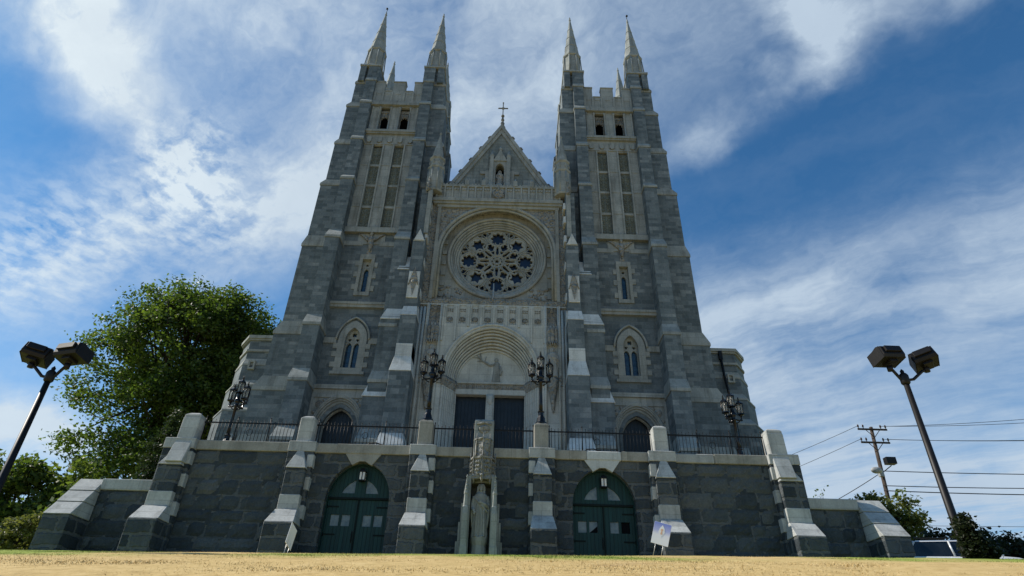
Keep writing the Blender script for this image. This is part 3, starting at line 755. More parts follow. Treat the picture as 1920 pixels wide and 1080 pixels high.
# nave front: gable
gb = MB(); gy = 31.4
gb.plate([(-4.2, 26.0), (4.2, 26.0), (4.2, 26.45), (0, 33.86), (-4.2, 26.45)], [archhole(.0, 28.35, 29.9, .3, .48, 6)], gy, gy+.8)
ga = link('gable', gb, M['gable'], CH)
cp = MB()
for s in (-1, 1):
    x0, z0, x1, z1 = s*4.35, 26.2, 0, 33.86
    dx, dz = (x1-x0), (z1-z0); L = math.hypot(dx, dz); nx_, nz_ = (dz/L)*s, abs(dx)/L
    w = .26
    for (ya, yb, w0, w1) in ((gy-.18, gy+.9, .02, .24), (gy-.10, gy+.02, -.22, .03)):
        poly = [(x0+nx_*w0, z0+nz_*w0), (x0+nx_*w1, z0+nz_*w1), (x1+0, z1+w1/nz_), (x1+0, z1+w0/nz_)]
        cp.plate(poly, [], ya, yb)
fix(link('gable_coping', cp, M['lime'], ga))
for s in (-1, 1):
    for t in (.27, .42, .57, .72, .86):
        x = s*4.35*(1-t); z = 26.2+(33.86-26.2)*t+.30
        ck = MB(); ck.tube([(x, gy+.3, z-.1), (x+s*.14, gy+.25, z+.08), (x+s*.26, gy+.2, z+.12)], [.10, .09, .06], 7); ck.ball((x+s*.20, gy+.2, z+.2), (.13, .13, .10)); ck.ball((x+s*.30, gy+.15, z+.08), .08)
        link('crocket', ck, M['limec'], ga)
cr = MB(); cz = 34.0
cr.lathe([(.30, 33.75), (.34, 34.05), (.20, 34.25), (.24, 34.5), (.12, 34.75), (.16, 34.95), (.08, 35.1), (.10, 35.4), (.06, 35.6)], (.03, gy+.35, 0), 8)
for z in (35.3, 35.75): cr.ball((.03, gy+.35, z), .13)
cr.box(.03-.035, .03+.035, gy+.31, gy+.39, 35.5, 37.2)
cr.box(.03-.31, .03+.31, gy+.315, gy+.385, 36.57, 36.64)
for q in ((-.32, 36.6), (.32, 36.6), (0, 37.22)): cr.ball((.03+q[0], gy+.35, q[1]), (.065, .05, .065))
cr.ball((.03, gy+.35, 36.6), (.13, .08, .13))
link('gable_cross', cr, M['limec'], ga)
ni = MB()
ni.plate(rect(-.46, .46, 27.9, 30.75), [archhole(0, 28.3, 29.85, .30, .48, 6)], gy-.22, gy-.01)
for s in (-1, 1):
    ni.box(s*.46, s*.72, gy-.34, gy, 27.6, 30.9); ni.lathe([(.16, 30.9), (.2, 31.0), (.02, 31.6)], (s*.59, gy-.16, 0), 6)
    ni.box(s*.72, s*1.0, gy-.14, gy, 27.6, 29.7); ni.box(s*.72, s*1.35, gy-.12, gy, 29.4, 29.65)
    ni.box(s*2.0-.35, s*2.0+.35, gy-.10, gy, 28.1, 28.9)
ni.plate([(-.5, 30.5), (.5, 30.5), (.12, 31.3), (0, 31.75), (-.12, 31.3)], [], gy-.3, gy-.02); ni.lathe([(.08, 31.6), (.14, 31.75), (.03, 32.0)], (0, gy-.16, 0), 6)
ni.lathe([(.02, 27.5), (.22, 28.0), (.28, 28.3)], (0, gy-.12, 0), 8)
link('gable_niche', ni, M['lime'], ga)
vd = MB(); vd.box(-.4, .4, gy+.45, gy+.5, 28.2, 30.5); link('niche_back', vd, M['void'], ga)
rf = MB(); rf.profx  # nave roof and walls behind
rf.add([(-7, 32.2, 21.5), (0, 32.2, 33.5), (7, 32.2, 21.5), (-7, 75, 21.5), (0, 75, 33.5), (7, 75, 21.5)], [(0, 1, 4, 3), (1, 2, 5, 4), (0, 2, 1), (3, 4, 5)])
link('nave_roof', rf, M['slate'], CH)
nv = MB(); nv.box(-6.8, 6.8, 37.2, 75, 3, 21.4); nv.box(-10.8, 10.8, 38, 72, 3, 14); link('nave_wall', nv, M['ashlar'], CH)

# central bay: rose window recess
RC = (.07, 22.2)
cw = MB()
cw.plate(rect(-4.3, 4.3, 16.9, 26.0), [archhole(.04, 18.75, 22.1, 3.6, 3.6, 26)], 30.5, 31.2)
cw.box(-4.3, 4.3, 31.95, 33, 3, 26)
cb = link('rose_bay', cw, M['limec'], CH)
fm = MB()
for x in (-3.72, 3.8): fm.box(x-.10, x+.10, 30.36, 30.52, 18.6, 25.7)
fm.box(-3.9, 3.95, 30.34, 30.52, 25.55, 25.75)
hood = arch(.04, 22.1, 3.64, 3.64, 30)
fm.tube([(3.68, 30.47, 18.7)]+[(x, 30.47, z) for x, z in hood]+[(-3.60, 30.47, 18.7)], .12, 8)
fm.tube([(3.5, 30.58, 18.7)]+[(x, 30.58, z) for x, z in arch(.04, 22.1, 3.46, 3.46, 30)]+[(-3.42, 30.58, 18.7)], .09, 8)
for i in range(14):    # flat voussoir lining of the recess
    pass
link('recess_moulding', fm, M['lime'], cb)
bk = MB(); bk.plate(rect(-3.7, 3.8, 18.5, 25.9), [circ(RC[0], RC[1], 3.0, 64)], 31.18, 31.5)
for s in (-1, 1):
    for k in range(6): bk.box(RC[0]+s*3.28-.14, RC[0]+s*3.28+.14, 31.08, 31.2, 19.2+k*.78, 19.5+k*.78)
fix(link('recess_back', bk, M['lime'], cb))
RW = MB()
prof = [(3.06, 31.02), (3.12, 31.10), (3.06, 31.2)]
def ring(mb, r, y, t, n=64): mb.tube([(RC[0]+r*math.cos(2*math.pi*i/n), y, RC[1]+r*math.sin(2*math.pi*i/n)) for i in range(n)], t, 8, closed=True)
for r, y, t in ((3.02, 31.1, .10), (2.86, 31.2, .085), (2.74, 31.3, .07), (2.62, 31.4, .07), (2.48, 31.47, .08)): ring(RW, r, y, t)
RW.lathe([(3.0, 31.2), (2.8, 31.28), (2.68, 31.36), (2.56, 31.46), (2.42, 31.52)][::-1], (RC[0], 0, RC[1]), 64, axis='y')
rw = link('rose_window', RW, M['lime'], CH); fix(rw)
def raster(mb, c, rad, st, polys, y0, y1):
    """a round stone plate pierced by polygons, cut on a fine grid"""
    n = int(2*rad/st)+1; ax = -rad+(np.arange(n)+.5)*st
    gx, gz_ = np.meshgrid(c[0]+ax, c[1]+ax, indexing='ij'); sol = np.hypot(gx-c[0], gz_-c[1]) < rad
    for p in polys:
        inside = np.zeros_like(sol); p = np.array(p)
        for (x1, z1), (x2, z2) in zip(p, np.roll(p, -1, 0)):
            if z1 == z2: continue
            cond = (z1 > gz_) != (z2 > gz_); inside ^= cond & (gx < (x2-x1)*(gz_-z1)/(z2-z1)+x1)
        sol &= ~inside
    S = np.zeros((n+2, n+2), bool); S[1:-1, 1:-1] = sol; idx = {}; v = []; f = []
    def vid(i, j, k):
        q = (i, j, k)
        if q not in idx: idx[q] = len(v); v.append((c[0]-rad+(i-1)*st, y1 if k else y0, c[1]-rad+(j-1)*st))
        return idx[q]
    for i, j in zip(*np.nonzero(S)):
        f.append((vid(i, j, 0), vid(i+1, j, 0), vid(i+1, j+1, 0), vid(i, j+1, 0)))
        if not S[i-1, j]: f.append((vid(i, j, 1), vid(i, j, 0), vid(i, j+1, 0), vid(i, j+1, 1)))
        if not S[i+1, j]: f.append((vid(i+1, j, 0), vid(i+1, j, 1), vid(i+1, j+1, 1), vid(i+1, j+1, 0)))
        if not S[i, j-1]: f.append((vid(i, j, 1), vid(i+1, j, 1), vid(i+1, j, 0), vid(i, j, 0)))
        if not S[i, j+1]: f.append((vid(i, j+1, 0), vid(i+1, j+1, 0), vid(i+1, j+1, 1), vid(i, j+1, 1)))
    mb.add(v, f)
T = MB(); RR = 2.42
def pol(r, a): return (RC[0]+RR*r*math.cos(a), RC[1]+RR*r*math.sin(a))
hl = []
for k in range(8):
    a = k*math.pi/4; b_ = a+math.pi/8
    if k % 2 == 0: hl.append(foil(*pol(.74, a), RR*.195, 8, a+math.pi/8, .30, 6))
    else:
        hl.append(star(*pol(.73, a), RR*.19, 6, a, .60))
        for q in (-1, 1):      # slivers between star and its ring
            pass
    for s in (-1, 1):
        pass
    hl.append(foil(*pol(.895, b_), RR*.095, 4, b_+math.pi/4, .36, 5))
    hl.append(foil(*pol(.465, b_), RR*.11, 4, b_+math.pi/4, .36, 5))
    for s in (-1, 1):
        hl.append(star(*pol(.60, b_+s*.085), RR*.085, 3, b_+math.pi/3*(1-s), .55))
        hl.append(star(*pol(.925, b_+s*.135), RR*.07, 3, b_+math.pi, .55))
    hl.append(star(*pol(.31, b_), RR*.075, 3, b_+math.pi, .5))
    hl.append(star(*pol(.64, b_), RR*.06, 4, b_, .6))
    hl.append([pol(.22, a-.2), pol(.46, a-.05), pol(.46, a+.05), pol(.22, a+.2)])
    for s in (-1, 1): hl.append([pol(.54, a+s*.10), pol(.50, a+s*.20), pol(.58, a+s*.23), pol(.60, a+s*.12)])
    hl.append([pol(.115, a-.22), pol(.15, a-.26), pol(.15, a+.26), pol(.115, a+.22)])
hl.append(star(RC[0], RC[1], RR*.075, 5, math.pi/2, .5))
raster(T, RC, RR+.05, .021, hl, 31.56, 31.70)
def ring2(c, r, t, n=24): T.tube([(c[0]+r*math.cos(2*math.pi*i/n), 31.55, c[1]+r*math.sin(2*math.pi*i/n)) for i in range(n)], t, 6, closed=True)
for k in range(8):
    a = k*math.pi/4; b_ = a+math.pi/8
    ring2(pol(.74, a), RR*.235, .045); ring2(pol(.465, b_), RR*.125, .035, 16); ring2(pol(.895, b_), RR*.10, .03, 14)
    for s in (-1, 1):
        T.tube([(*[pol(r, a+s*w)[0]], 31.54, pol(r, a+s*w)[1]) for r, w in ((.2, .16), (.34, .22), (.5, .16), (.62, .36), (.8, .40), (.96, .30))], .035, 6)
ring2((RC[0], RC[1]), RR*.10, .035); ring2((RC[0], RC[1]), RR*.19, .045)
(link('rose_tracery', T, M['lime'], rw))
gl = MB(); gl.plate(circ(RC[0], RC[1], RR+.02, 48), [], 31.76, 31.79); fix(link('stained_glass', gl, M['rosegl'], rw))
dp = MB(); dp.tube([(RC[0]-.12, 31.0, 20.15), (RC[0]-.12, 30.98, 19.2), (RC[0]-.13, 30.45, 18.7)], [.04, .05, .03], 6); link('lime_streak', dp, M['cap'], rw)
# carved spandrels: leaf clusters in the four corners
spm = MB(); random.seed(3)
for cx_, cz_, n_ in ((-3.0, 25.0, 26), (3.1, 25.0, 26)):
    for i in range(n_):
        x = cx_+random.uniform(-.6, .6); z = cz_+random.uniform(-.75, .45)
        if math.hypot(x-.04, z-22.1) > 3.85 and abs(x) < 3.6 and z < 25.45: spm.ball((x, 30.5, z), (random.uniform(.07, .15), .07, random.uniform(.07, .15)), 7, 5)
for cx_ in (-2.7, 2.85):
    for i in range(26):
        x = cx_+random.uniform(-.8, .8); z = 19.3+random.uniform(-.5, .7)
        if math.hypot(x-RC[0], z-RC[1]) > 3.2 and abs(x) < 3.3: spm.ball((x, 31.17, z), (random.uniform(.08, .17), .07, random.uniform(.06, .14)), 7, 5)
link('spandrel_carving', spm, M['limec'], cb)
# balustrade above the rose
bl = MB()
bl.box(-4.15, 4.15, 30.22, 31.2, 25.76, 25.92); bl.box(-4.2, 4.2, 30.12, 31.2, 25.92, 26.16)
bl.box(-4.1, 4.1, 30.3, 30.7, 26.16, 27.2); bl.box(-4.15, 4.15, 30.2, 30.75, 27.2, 27.36)
for k in range(17):
    x = -4.0+k*.5; bl.box(x-.05, x+.05, 30.2, 30.32, 26.16, 27.2)
    if k < 16 and k not in (7, 8):
        for q in (.16, .34): bl.box(x+q-.07, x+q+.07, 30.25, 30.31, 26.95, 27.1)
for k in range(40): bl.box(-4.1+k*.21, -4.1+k*.21+.11, 30.24, 30.5, 27.36, 27.5)
for x in (-2.1, -1.0, 1.1, 2.2): bl.box(x-.13, x+.13, 30.16, 30.6, 27.3, 27.75); bl.lathe([(.12, 27.75), (.15, 27.8), (.02, 28.15)], (x, 30.38, 0), 6)
bo = link('balustrade', bl, M['lime'], CH)
md = MB(); md.lathe([(0, -.03), (.2, -.06), (.30, -.02), (.36, -.08), (.38, .05)][::-1], (.0, 30.22, 26.62), 20, axis='y'); md.ball((0, 30.2, 26.62), (.17, .06, .2)); link('medallion', md, M['limec'], bo)

# portal
PX = .03
ZS = 13.66
ot = arch(PX, ZS, 2.55, 3.05, 20)
pl = MB(); pl.plate([(PX+2.55, 7.2), (4.35, 7.2), (4.35, 16.95), (-4.3, 16.95), (-4.3, 7.2), (PX-2.55, 7.2)]+[(x, z) for x, z in ot[::-1]], [], 30.3, 31.0)
po = link('portal', pl, M['limelit'], CH); fix(po)
ar = MB()
NO = 8
for i in range(NO):
    f = i/(NO-1); a = 2.55-.62*f; h = 3.05-.98*f; y = 30.3+.92*f
    A = arch(PX, ZS, a, h, 20)
    ar.tube([(x, y, z) for x, z in A], .066 if i else .10, 8)
    if i < NO-1:
        f2 = (i+1)/(NO-1); a2 = 2.55-.62*f2; h2 = 3.05-.98*f2
        B = arch(PX, ZS, a2, h2, 20); n = len(A)
        ar.add([(x, y, z) for x, z in A]+[(x, y+.15, z) for x, z in A]+[(x, y+.153, z) for x, z in B], [(k, k+1, n+k+1, n+k) for k in range(n-1)]+[(n+k, n+k+1, 2*n+k+1, 2*n+k) for k in range(n-1)])
ar.tube([(x, 30.24, z) for x, z in arch(PX, ZS, 2.68, 3.2, 20)], .09, 8)
link('archivolt', ar, M['limelit'], po)
for s in (-1, 1):
    for i in range(NO):
        f = i/(NO-1); a = 2.55-.62*f; y = 30.3+.92*f
        cl = MB(); x = PX+s*a
        cl.lathe([(.11, 7.5), (.11, 8.0), (.08, 8.1), (.075, 13.1), (.08, 13.15)], (x, y, 0), 10)
        if i < NO-1: cl.box(x-s*.105, x+s*.02, y+.06, y+.16, 7.3, 13.2)
        link('shaft', cl, M['limelit'], po)
cpb = MB()
for s in (-1, 1):
    for i in range(NO):
        f = i/(NO-1); a = 2.55-.62*f; y = 30.3+.92*f; x = PX+s*a
        cpb.lathe([(.08, 13.12), (.10, 13.2), (.155, 13.45), (.17, 13.5), (.17, 13.68)], (x, y, 0), 8); 
        for k in range(4): cpb.ball((x+.12*math.cos(k*1.57+.4), y+.12*math.sin(k*1.57+.4), 13.36), .05, 6, 4)
    cpb.box(PX+s*2.6, PX+s*4.3, 30.18, 30.32, 13.5, 13.7); cpb.box(PX+s*2.6, PX+s*4.3, 30.22, 30.32, 13.25, 13.5)
link('capital_band', cpb, M['limec'], po)
ty = MB(); ty.plate(arch(PX, ZS, 1.95, 2.1, 20), [], 31.26, 31.5); tyo = link('tympanum', ty, M['limelit'], po); fix(tyo)
li = MB(); li.box(PX-1.93, PX+1.93, 31.12, 31.5, 13.0, 13.3); li.box(PX-1.93, PX+1.93, 31.06, 31.5, 13.62, 13.72)
lio = link('lintel', li, M['limelit'], po)
lb = MB(); lb.box(PX-1.93, PX+1.93, 31.16, 31.5, 13.3, 13.62); random.seed(9)
for i in range(34): lb.box(PX-1.85+i*.11, PX-1.85+i*.11+.05, 31.13, 31.2, 13.36+random.uniform(0, .03), 13.56-random.uniform(0, .04))
link('lintel_carving', lb, M['limec'], po)
tm = MB(); tm.box(PX-.22, PX+.22, 31.1, 31.6, 7.2, 13.0); tm.box(PX-.14, PX+.14, 31.05, 31.12, 7.2, 12.5); tm.lathe([(.05, 12.3), (.17, 12.6), (.22, 12.95)], (PX, 31.12, 0), 8); link('trumeau', tm, M['limelit'], po)
for s in (-1, 1):
    dl = MB(); x0, x1 = sorted((PX+s*.2, PX+s*1.95)); dl.box(x0, x1, 31.52, 31.56, 7.2, 13.05)
    for k in range(9): dl.box(x0+k*.195+.015, x0+k*.195+.18, 31.49, 31.53, 7.3, 12.7)
    link('door_leaf', dl, M['dkdoor'], po)
    bd = MB(); bd.tube([(PX+s*.5, 31.45, 9.3), (PX+s*.5, 31.42, 9.6)], .03, 6); link('door_handle', bd, M['iron'], po)
# tympanum relief: a robed figure reaching to a branch, cut shallow into the stone
rl = MB()
fx, fz = PX+.28, 13.75
rl.lathe([(.20, 0), (.24, .1), (.19, .55), (.17, .85), (.2, 1.05), (.16, 1.2), (.06, 1.3)], (fx, 31.25, fz), 12, sq=(1, .28)); rl.ball((fx-.02, 31.24, fz+1.4), (.11, .06, .14))
rl.tube([(fx-.12, 31.22, fz+1.1), (fx-.4, 31.2, fz+1.05), (fx-.62, 31.2, fz+1.25)], [.07, .06, .04], 7)
rl.tube([(fx-.5, 31.22, fz+1.1), (fx-.85, 31.2, fz+1.35), (fx-1.2, 31.22, fz+1.75)], [.045, .035, .02], 6)
for q in ((-.75, 1.28, -1.1, 1.30), (-.85, 1.36, -.95, 1.78), (-.95, 1.5, -1.35, 1.52), (-.7, 1.22, -.6, 1.6)): rl.tube([(fx+q[0], 31.22, fz+q[1]), (fx+q[2], 31.22, fz+q[3])], [.03, .015], 5)
rl.tube([(fx+.18, 31.23, fz+1.0), (fx+.3, 31.22, fz+.7), (fx+.22, 31.21, fz+.45)], [.07, .05, .04], 7)
link('carved_figure', rl, M['lime'], po)
# frieze of panels over the portal
fz_ = MB()
fz_.box(-4.25, 4.3, 30.40, 30.55, 18.2, 18.30)
for k in range(9):
    x = PX-2.85+k*.72
    fz_.box(x-.15, x+.15, 30.30, 30.50, 16.95, 18.2); fz_.box(x-.045, x+.045, 30.22, 30.32, 15.8 if k in (0, 1, 7, 8) else 16.75, 18.12)
    fz_.lathe([(.0, -.02), (.06, -.03), (.07, .02)][::-1], (x, 30.28, 18.05), 8, axis='y')
fz_.box(-3.0, 3.05, 30.33, 30.47, 16.80, 16.88)
for s in (-1, 1):
    for x in (2.98, 3.72): fz_.lathe([(.07, 8), (.07, 18.2)], (PX+s*x, 30.26, 0), 8)
    fz_.box(PX+s*2.92, PX+s*3.04, 30.2, 30.32, 13.8, 18.2); fz_.box(PX+s*3.68, PX+s*3.82, 30.2, 30.32, 13.8, 18.2)
    for x in (3.95, 4.15): fz_.lathe([(.08, 7.5), (.08, 17.9)], (PX+s*x, 30.22, 0), 8)
fro = link('frieze', fz_, M['limelit'], CH)
fb = MB(); fb.box(-2.9, 2.96, 30.44, 30.53, 16.92, 18.25); link('frieze_panel', fb, M['limelit'], fro)
fc = MB()
fc.box(-4.25, 4.3, 30.38, 30.56, 18.31, 18.62)
for i in range(44): fc.ball((-4.1+i*.19, 30.38, 18.47+.04*math.sin(i*2.1)), (.075, .04, .085), 6, 4)
for k in range(8):
    x = PX-2.85+.36+k*.72
    for i in range(3):
        for j in range(2): fc.ball((x-.11+.11*i, 30.44, 17.82+j*.12), (.05, .035, .05), 6, 4)
    fc.lathe([(.10, -.02), (.16, -.06), (.18, .02)][::-1], (x, 30.45, 17.28), 12, axis='y'); fc.ball((x, 30.43, 17.28), (.08, .04, .11), 8, 5)
    for i in range(4): fc.box(x-.26+i*.145, x-.18+i*.145, 30.33, 30.46, 16.88, 16.98); fc.ball((x-.22+i*.145, 30.36, 17.0), .035, 6, 4)
for s in (-1, 1):
    for j in range(3): fc.ball((PX+s*3.35, 30.29, 17.85+j*.12), (.12, .05, .06), 6, 4)
for s in (-1, 1):
    for xx in (2.75, 3.55):
        for k in range(5): fc.ball((PX+s*xx, 30.46, 18.75+k*.16), .05, 6, 4)
link('shield_carving', fc, M['limec'], fro)
for s in (-1, 1):      # canopied niches either side of the portal
    cn = MB(); x = PX+s*3.35
    for k in range(3): cn.lathe([(.11, 15.75), (.13, 15.9), (.13, 16.6), (.05, 16.75), (.02, 17.05)], (x+(k-1)*.2, 30.08+.08*abs(k-1), 0), 6, sm=False)
    for k in range(5): cn.lathe([(.01, 15.5), (.05, 15.65), (.05, 15.8)], (x-.26+k*.13, 30.02, 0), 5)
    cn.box(x-.32, x+.32, 30.1, 30.32, 15.75, 15.95)
    link('niche_canopy', cn, M['limec'], po)
    cbm = MB(); cbm.lathe([(.03, 11.7), (.08, 11.9), (.13, 12.3), (.24, 12.9), (.32, 13.35), (.34, 13.6)], (x, 30.2, 0), 10); link('corbel', cbm, M['limec'], po)
# portal buttresses with pinnacle turrets
for s in (-1, 1):
    bc = s*4.62
    b_ = MB()
    b_.box(bc-.56, bc+.56, 28.9, 31, 3, 13.3); b_.box(bc-.44, bc+.44, 29.2, 31, 13.3, 16.8); b_.box(bc-.37, bc+.37, 29.5, 31, 16.8, 22.2); b_.box(bc-.30, bc+.30, 29.85, 31.2, 22.2, 26.6)
    # shoulder towards the tower
    o1 = s*5.05
    for (xa, xb, yf, z0, z1) in ((5.0, 6.45, 29.35, 3, 12.2), (5.0, 6.2, 29.6, 12.2, 16.9), (4.95, 5.95, 29.8, 16.9, 20.4)): b_.box(s*xa, s*xb, yf, 31, z0, z1)
    pb = link('portal_buttress', b_, M['ashlar'], CH, bevel=.015)
    w = MB()
    w.frus((bc-.44, bc+.44, 29.16, 30.5), 14.0, (bc-.44, bc+.44, 29.16, 30.5), 15.0); w.frus((bc-.58, bc+.58, 28.86, 30.5), 13.28, (bc-.45, bc+.45, 29.14, 30.5), 14.2)
    w.frus((bc-.46, bc+.46, 29.17, 30.5), 16.78, (bc-.38, bc+.38, 29.46, 30.5), 17.5)
    w.plate([(bc-.32, 22.15), (bc+.32, 22.15), (bc, 23.0)], [], 29.45, 30); w.frus((bc-.36, bc+.36, 29.46, 31), 22.1, (bc-.3, bc+.3, 29.84, 31), 22.5)
    w.plate(rect(bc-.32, bc+.32, 18.05, 19.85), [], 29.42, 29.7)
    for a, z in ((0, 13.0), (0, 12.4)): pass
    for (xa, xb, yf, z0, z1, y1) in ((5.1, 6.5, 29.28, 12.0, 12.95, 29.6), (5.1, 6.25, 29.55, 16.7, 17.5, 29.8), (4.98, 5.75, 29.76, 20.2, 21.4, 30.2)): w.frus((min(s*xa, s*xb), max(s*xa, s*xb), yf, 30.5), z0, (min(s*xa, s*(xb-.25)), max(s*xa, s*(xb-.25)), y1, 30.5), z1)
    w.frus((bc-.66, bc+.66, 28.6, 30), 9.3, (bc-.56, bc+.56, 28.88, 30), 9.95); w.box(bc-.66, bc+.66, 28.6, 30, 3, 9.3)
    for z in (14.3, 15.7, 17.2, 18.4, 20.6, 22.6, 24.1, 25.2):  # pale quoin stones up the inner edge
        w.box(bc-s*.34-.10, bc-s*.34+.06, 29.82 if z > 17 else 29.6, 31, z, z+.5)
    link('weathering_stone', w, M['palest'], pb, bevel=.012)
    cv = MB(); cv.plate([(bc, 19.95), (bc+.2, 19.2), (bc, 18.2), (bc-.2, 19.2)], [], 29.36, 29.45); cv.ball((bc, 29.36, 19.1), (.14, .06, .14)); cv.tube([(bc-.28, 29.4, 18.9), (bc, 29.38, 20.1), (bc+.28, 29.4, 18.9)], .035, 6); link('carved_panel', cv, M['limec'], pb)
    tu = MB(); tx = s*4.22; tyy = 30.3; r8 = math.pi/8
    tu.box(tx-.05+s*.2, tx+.22+s*.2, 29.7, 30, 22.9, 26.4)
    tu.lathe([(.58, 26.5), (.62, 26.65), (.54, 26.75), (.52, 28.5), (.60, 28.6), (.60, 28.7), (.46, 28.8), (.46, 29.35), (.56, 29.45), (.56, 29.55), (.42, 29.65), (.05, 32.0), (.09, 32.1), (0, 32.35)], (tx, tyy, 0), 8, r8, sm=False)
    for k in range(8):
        a = r8+k*math.pi/4; tu.tube([(tx+.53*math.cos(a), tyy+.53*math.sin(a), 26.75), (tx+.53*math.cos(a), tyy+.53*math.sin(a), 28.5)], .05, 5); tu.ball((tx+.48*math.cos(a), tyy+.48*math.sin(a), 29.1), (.07, .07, .2), 6, 4)
    link('turret_pinnacle', tu, M['lime'], pb)
    fl = MB(); fx_ = s*4.5
    fl.lathe([(.14, 26.3), (.18, 26.5), (.08, 26.7), (.16, 26.9), (.05, 27.1), (.10, 27.3), (.02, 27.6)], (fx_, 29.72, 0), 6); link('crocketed_finial', fl, M['limec'], pb)
# side turrets (octagonal chapels beyond the towers)
for s in (-1, 1):
    def pg(off, x0=10.5): return [(s*x0, 33-off), (s*(14.62+off*.5), 33-off), (s*(15.4+off), 34.05-off*.4), (s*(15.4+off), 38.5), (s*x0, 38.5)]
    t_ = MB()
    for z0, z1, off in ((15.3, 16.85, 0), (13.9, 15.3, .08), (12.3, 13.9, .25), (3, 12.3, .5)): t_.polyz(pg(off), z0, z1)
    to = link('side_chapel', t_, M['ashlar'], CH); fix(to)
    c_ = MB(); c_.polyz(pg(.08), 16.1, 16.25); c_.polyz(pg(.10), 16.85, 16.95); c_.polyz(pg(.18), 16.95, 17.15)
    for z, o1, o0 in ((15.3, .08, 0), (13.9, .25, .08), (12.3, .5, .25)): c_.polyz(pg(o1+.03), z-.1, z); c_.polyz(pg(o1+.03), z, z+.35, pg(o0))
    fix(link('cornice', c_, M['lime'], to))
    w_ = MB(); w_.plate(rect(s*14.1-.2, s*14.1+.2, 14.9, 15.45), [rect(s*14.1-.1, s*14.1+.1, 15.0, 15.35)], 32.78, 32.95); fix(link('vent', w_, M['lime'], to))
    for k in range(3):
        q = MB(); xx = s*(13.4+.6*k); q.box(xx-.18, xx+.18, 32.2, 32.6, 3, 10.2+.0*k); q.frus((xx-.2, xx+.2, 32.15, 32.7), 10.2, (xx-.2, xx+.2, 32.5, 32.7), 10.9)
        if k == 1: link('stub_buttress', q, M['lime'], to)
    if s == 1:
        d_ = MB(); d_.box(13.62, 13.82, 32.78, 32.95, 16.4, 16.95); d_.tube([(13.72, 32.85, 16.6), (13.72, 32.8, 15.4), (13.74, 32.66, 14.2), (13.74, 32.6, 12.5), (13.74, 32.38, 12.2), (13.74, 32.36, 7.8)], .075, 8); link('downspout', d_, M['iron'], to)
tf = MB(); tf.box(-12.9, 12.9, 25.62, 33, 2.6, 7.68); tag(link('terrace_floor', tf, M['coping']), None, None, kind='structure')

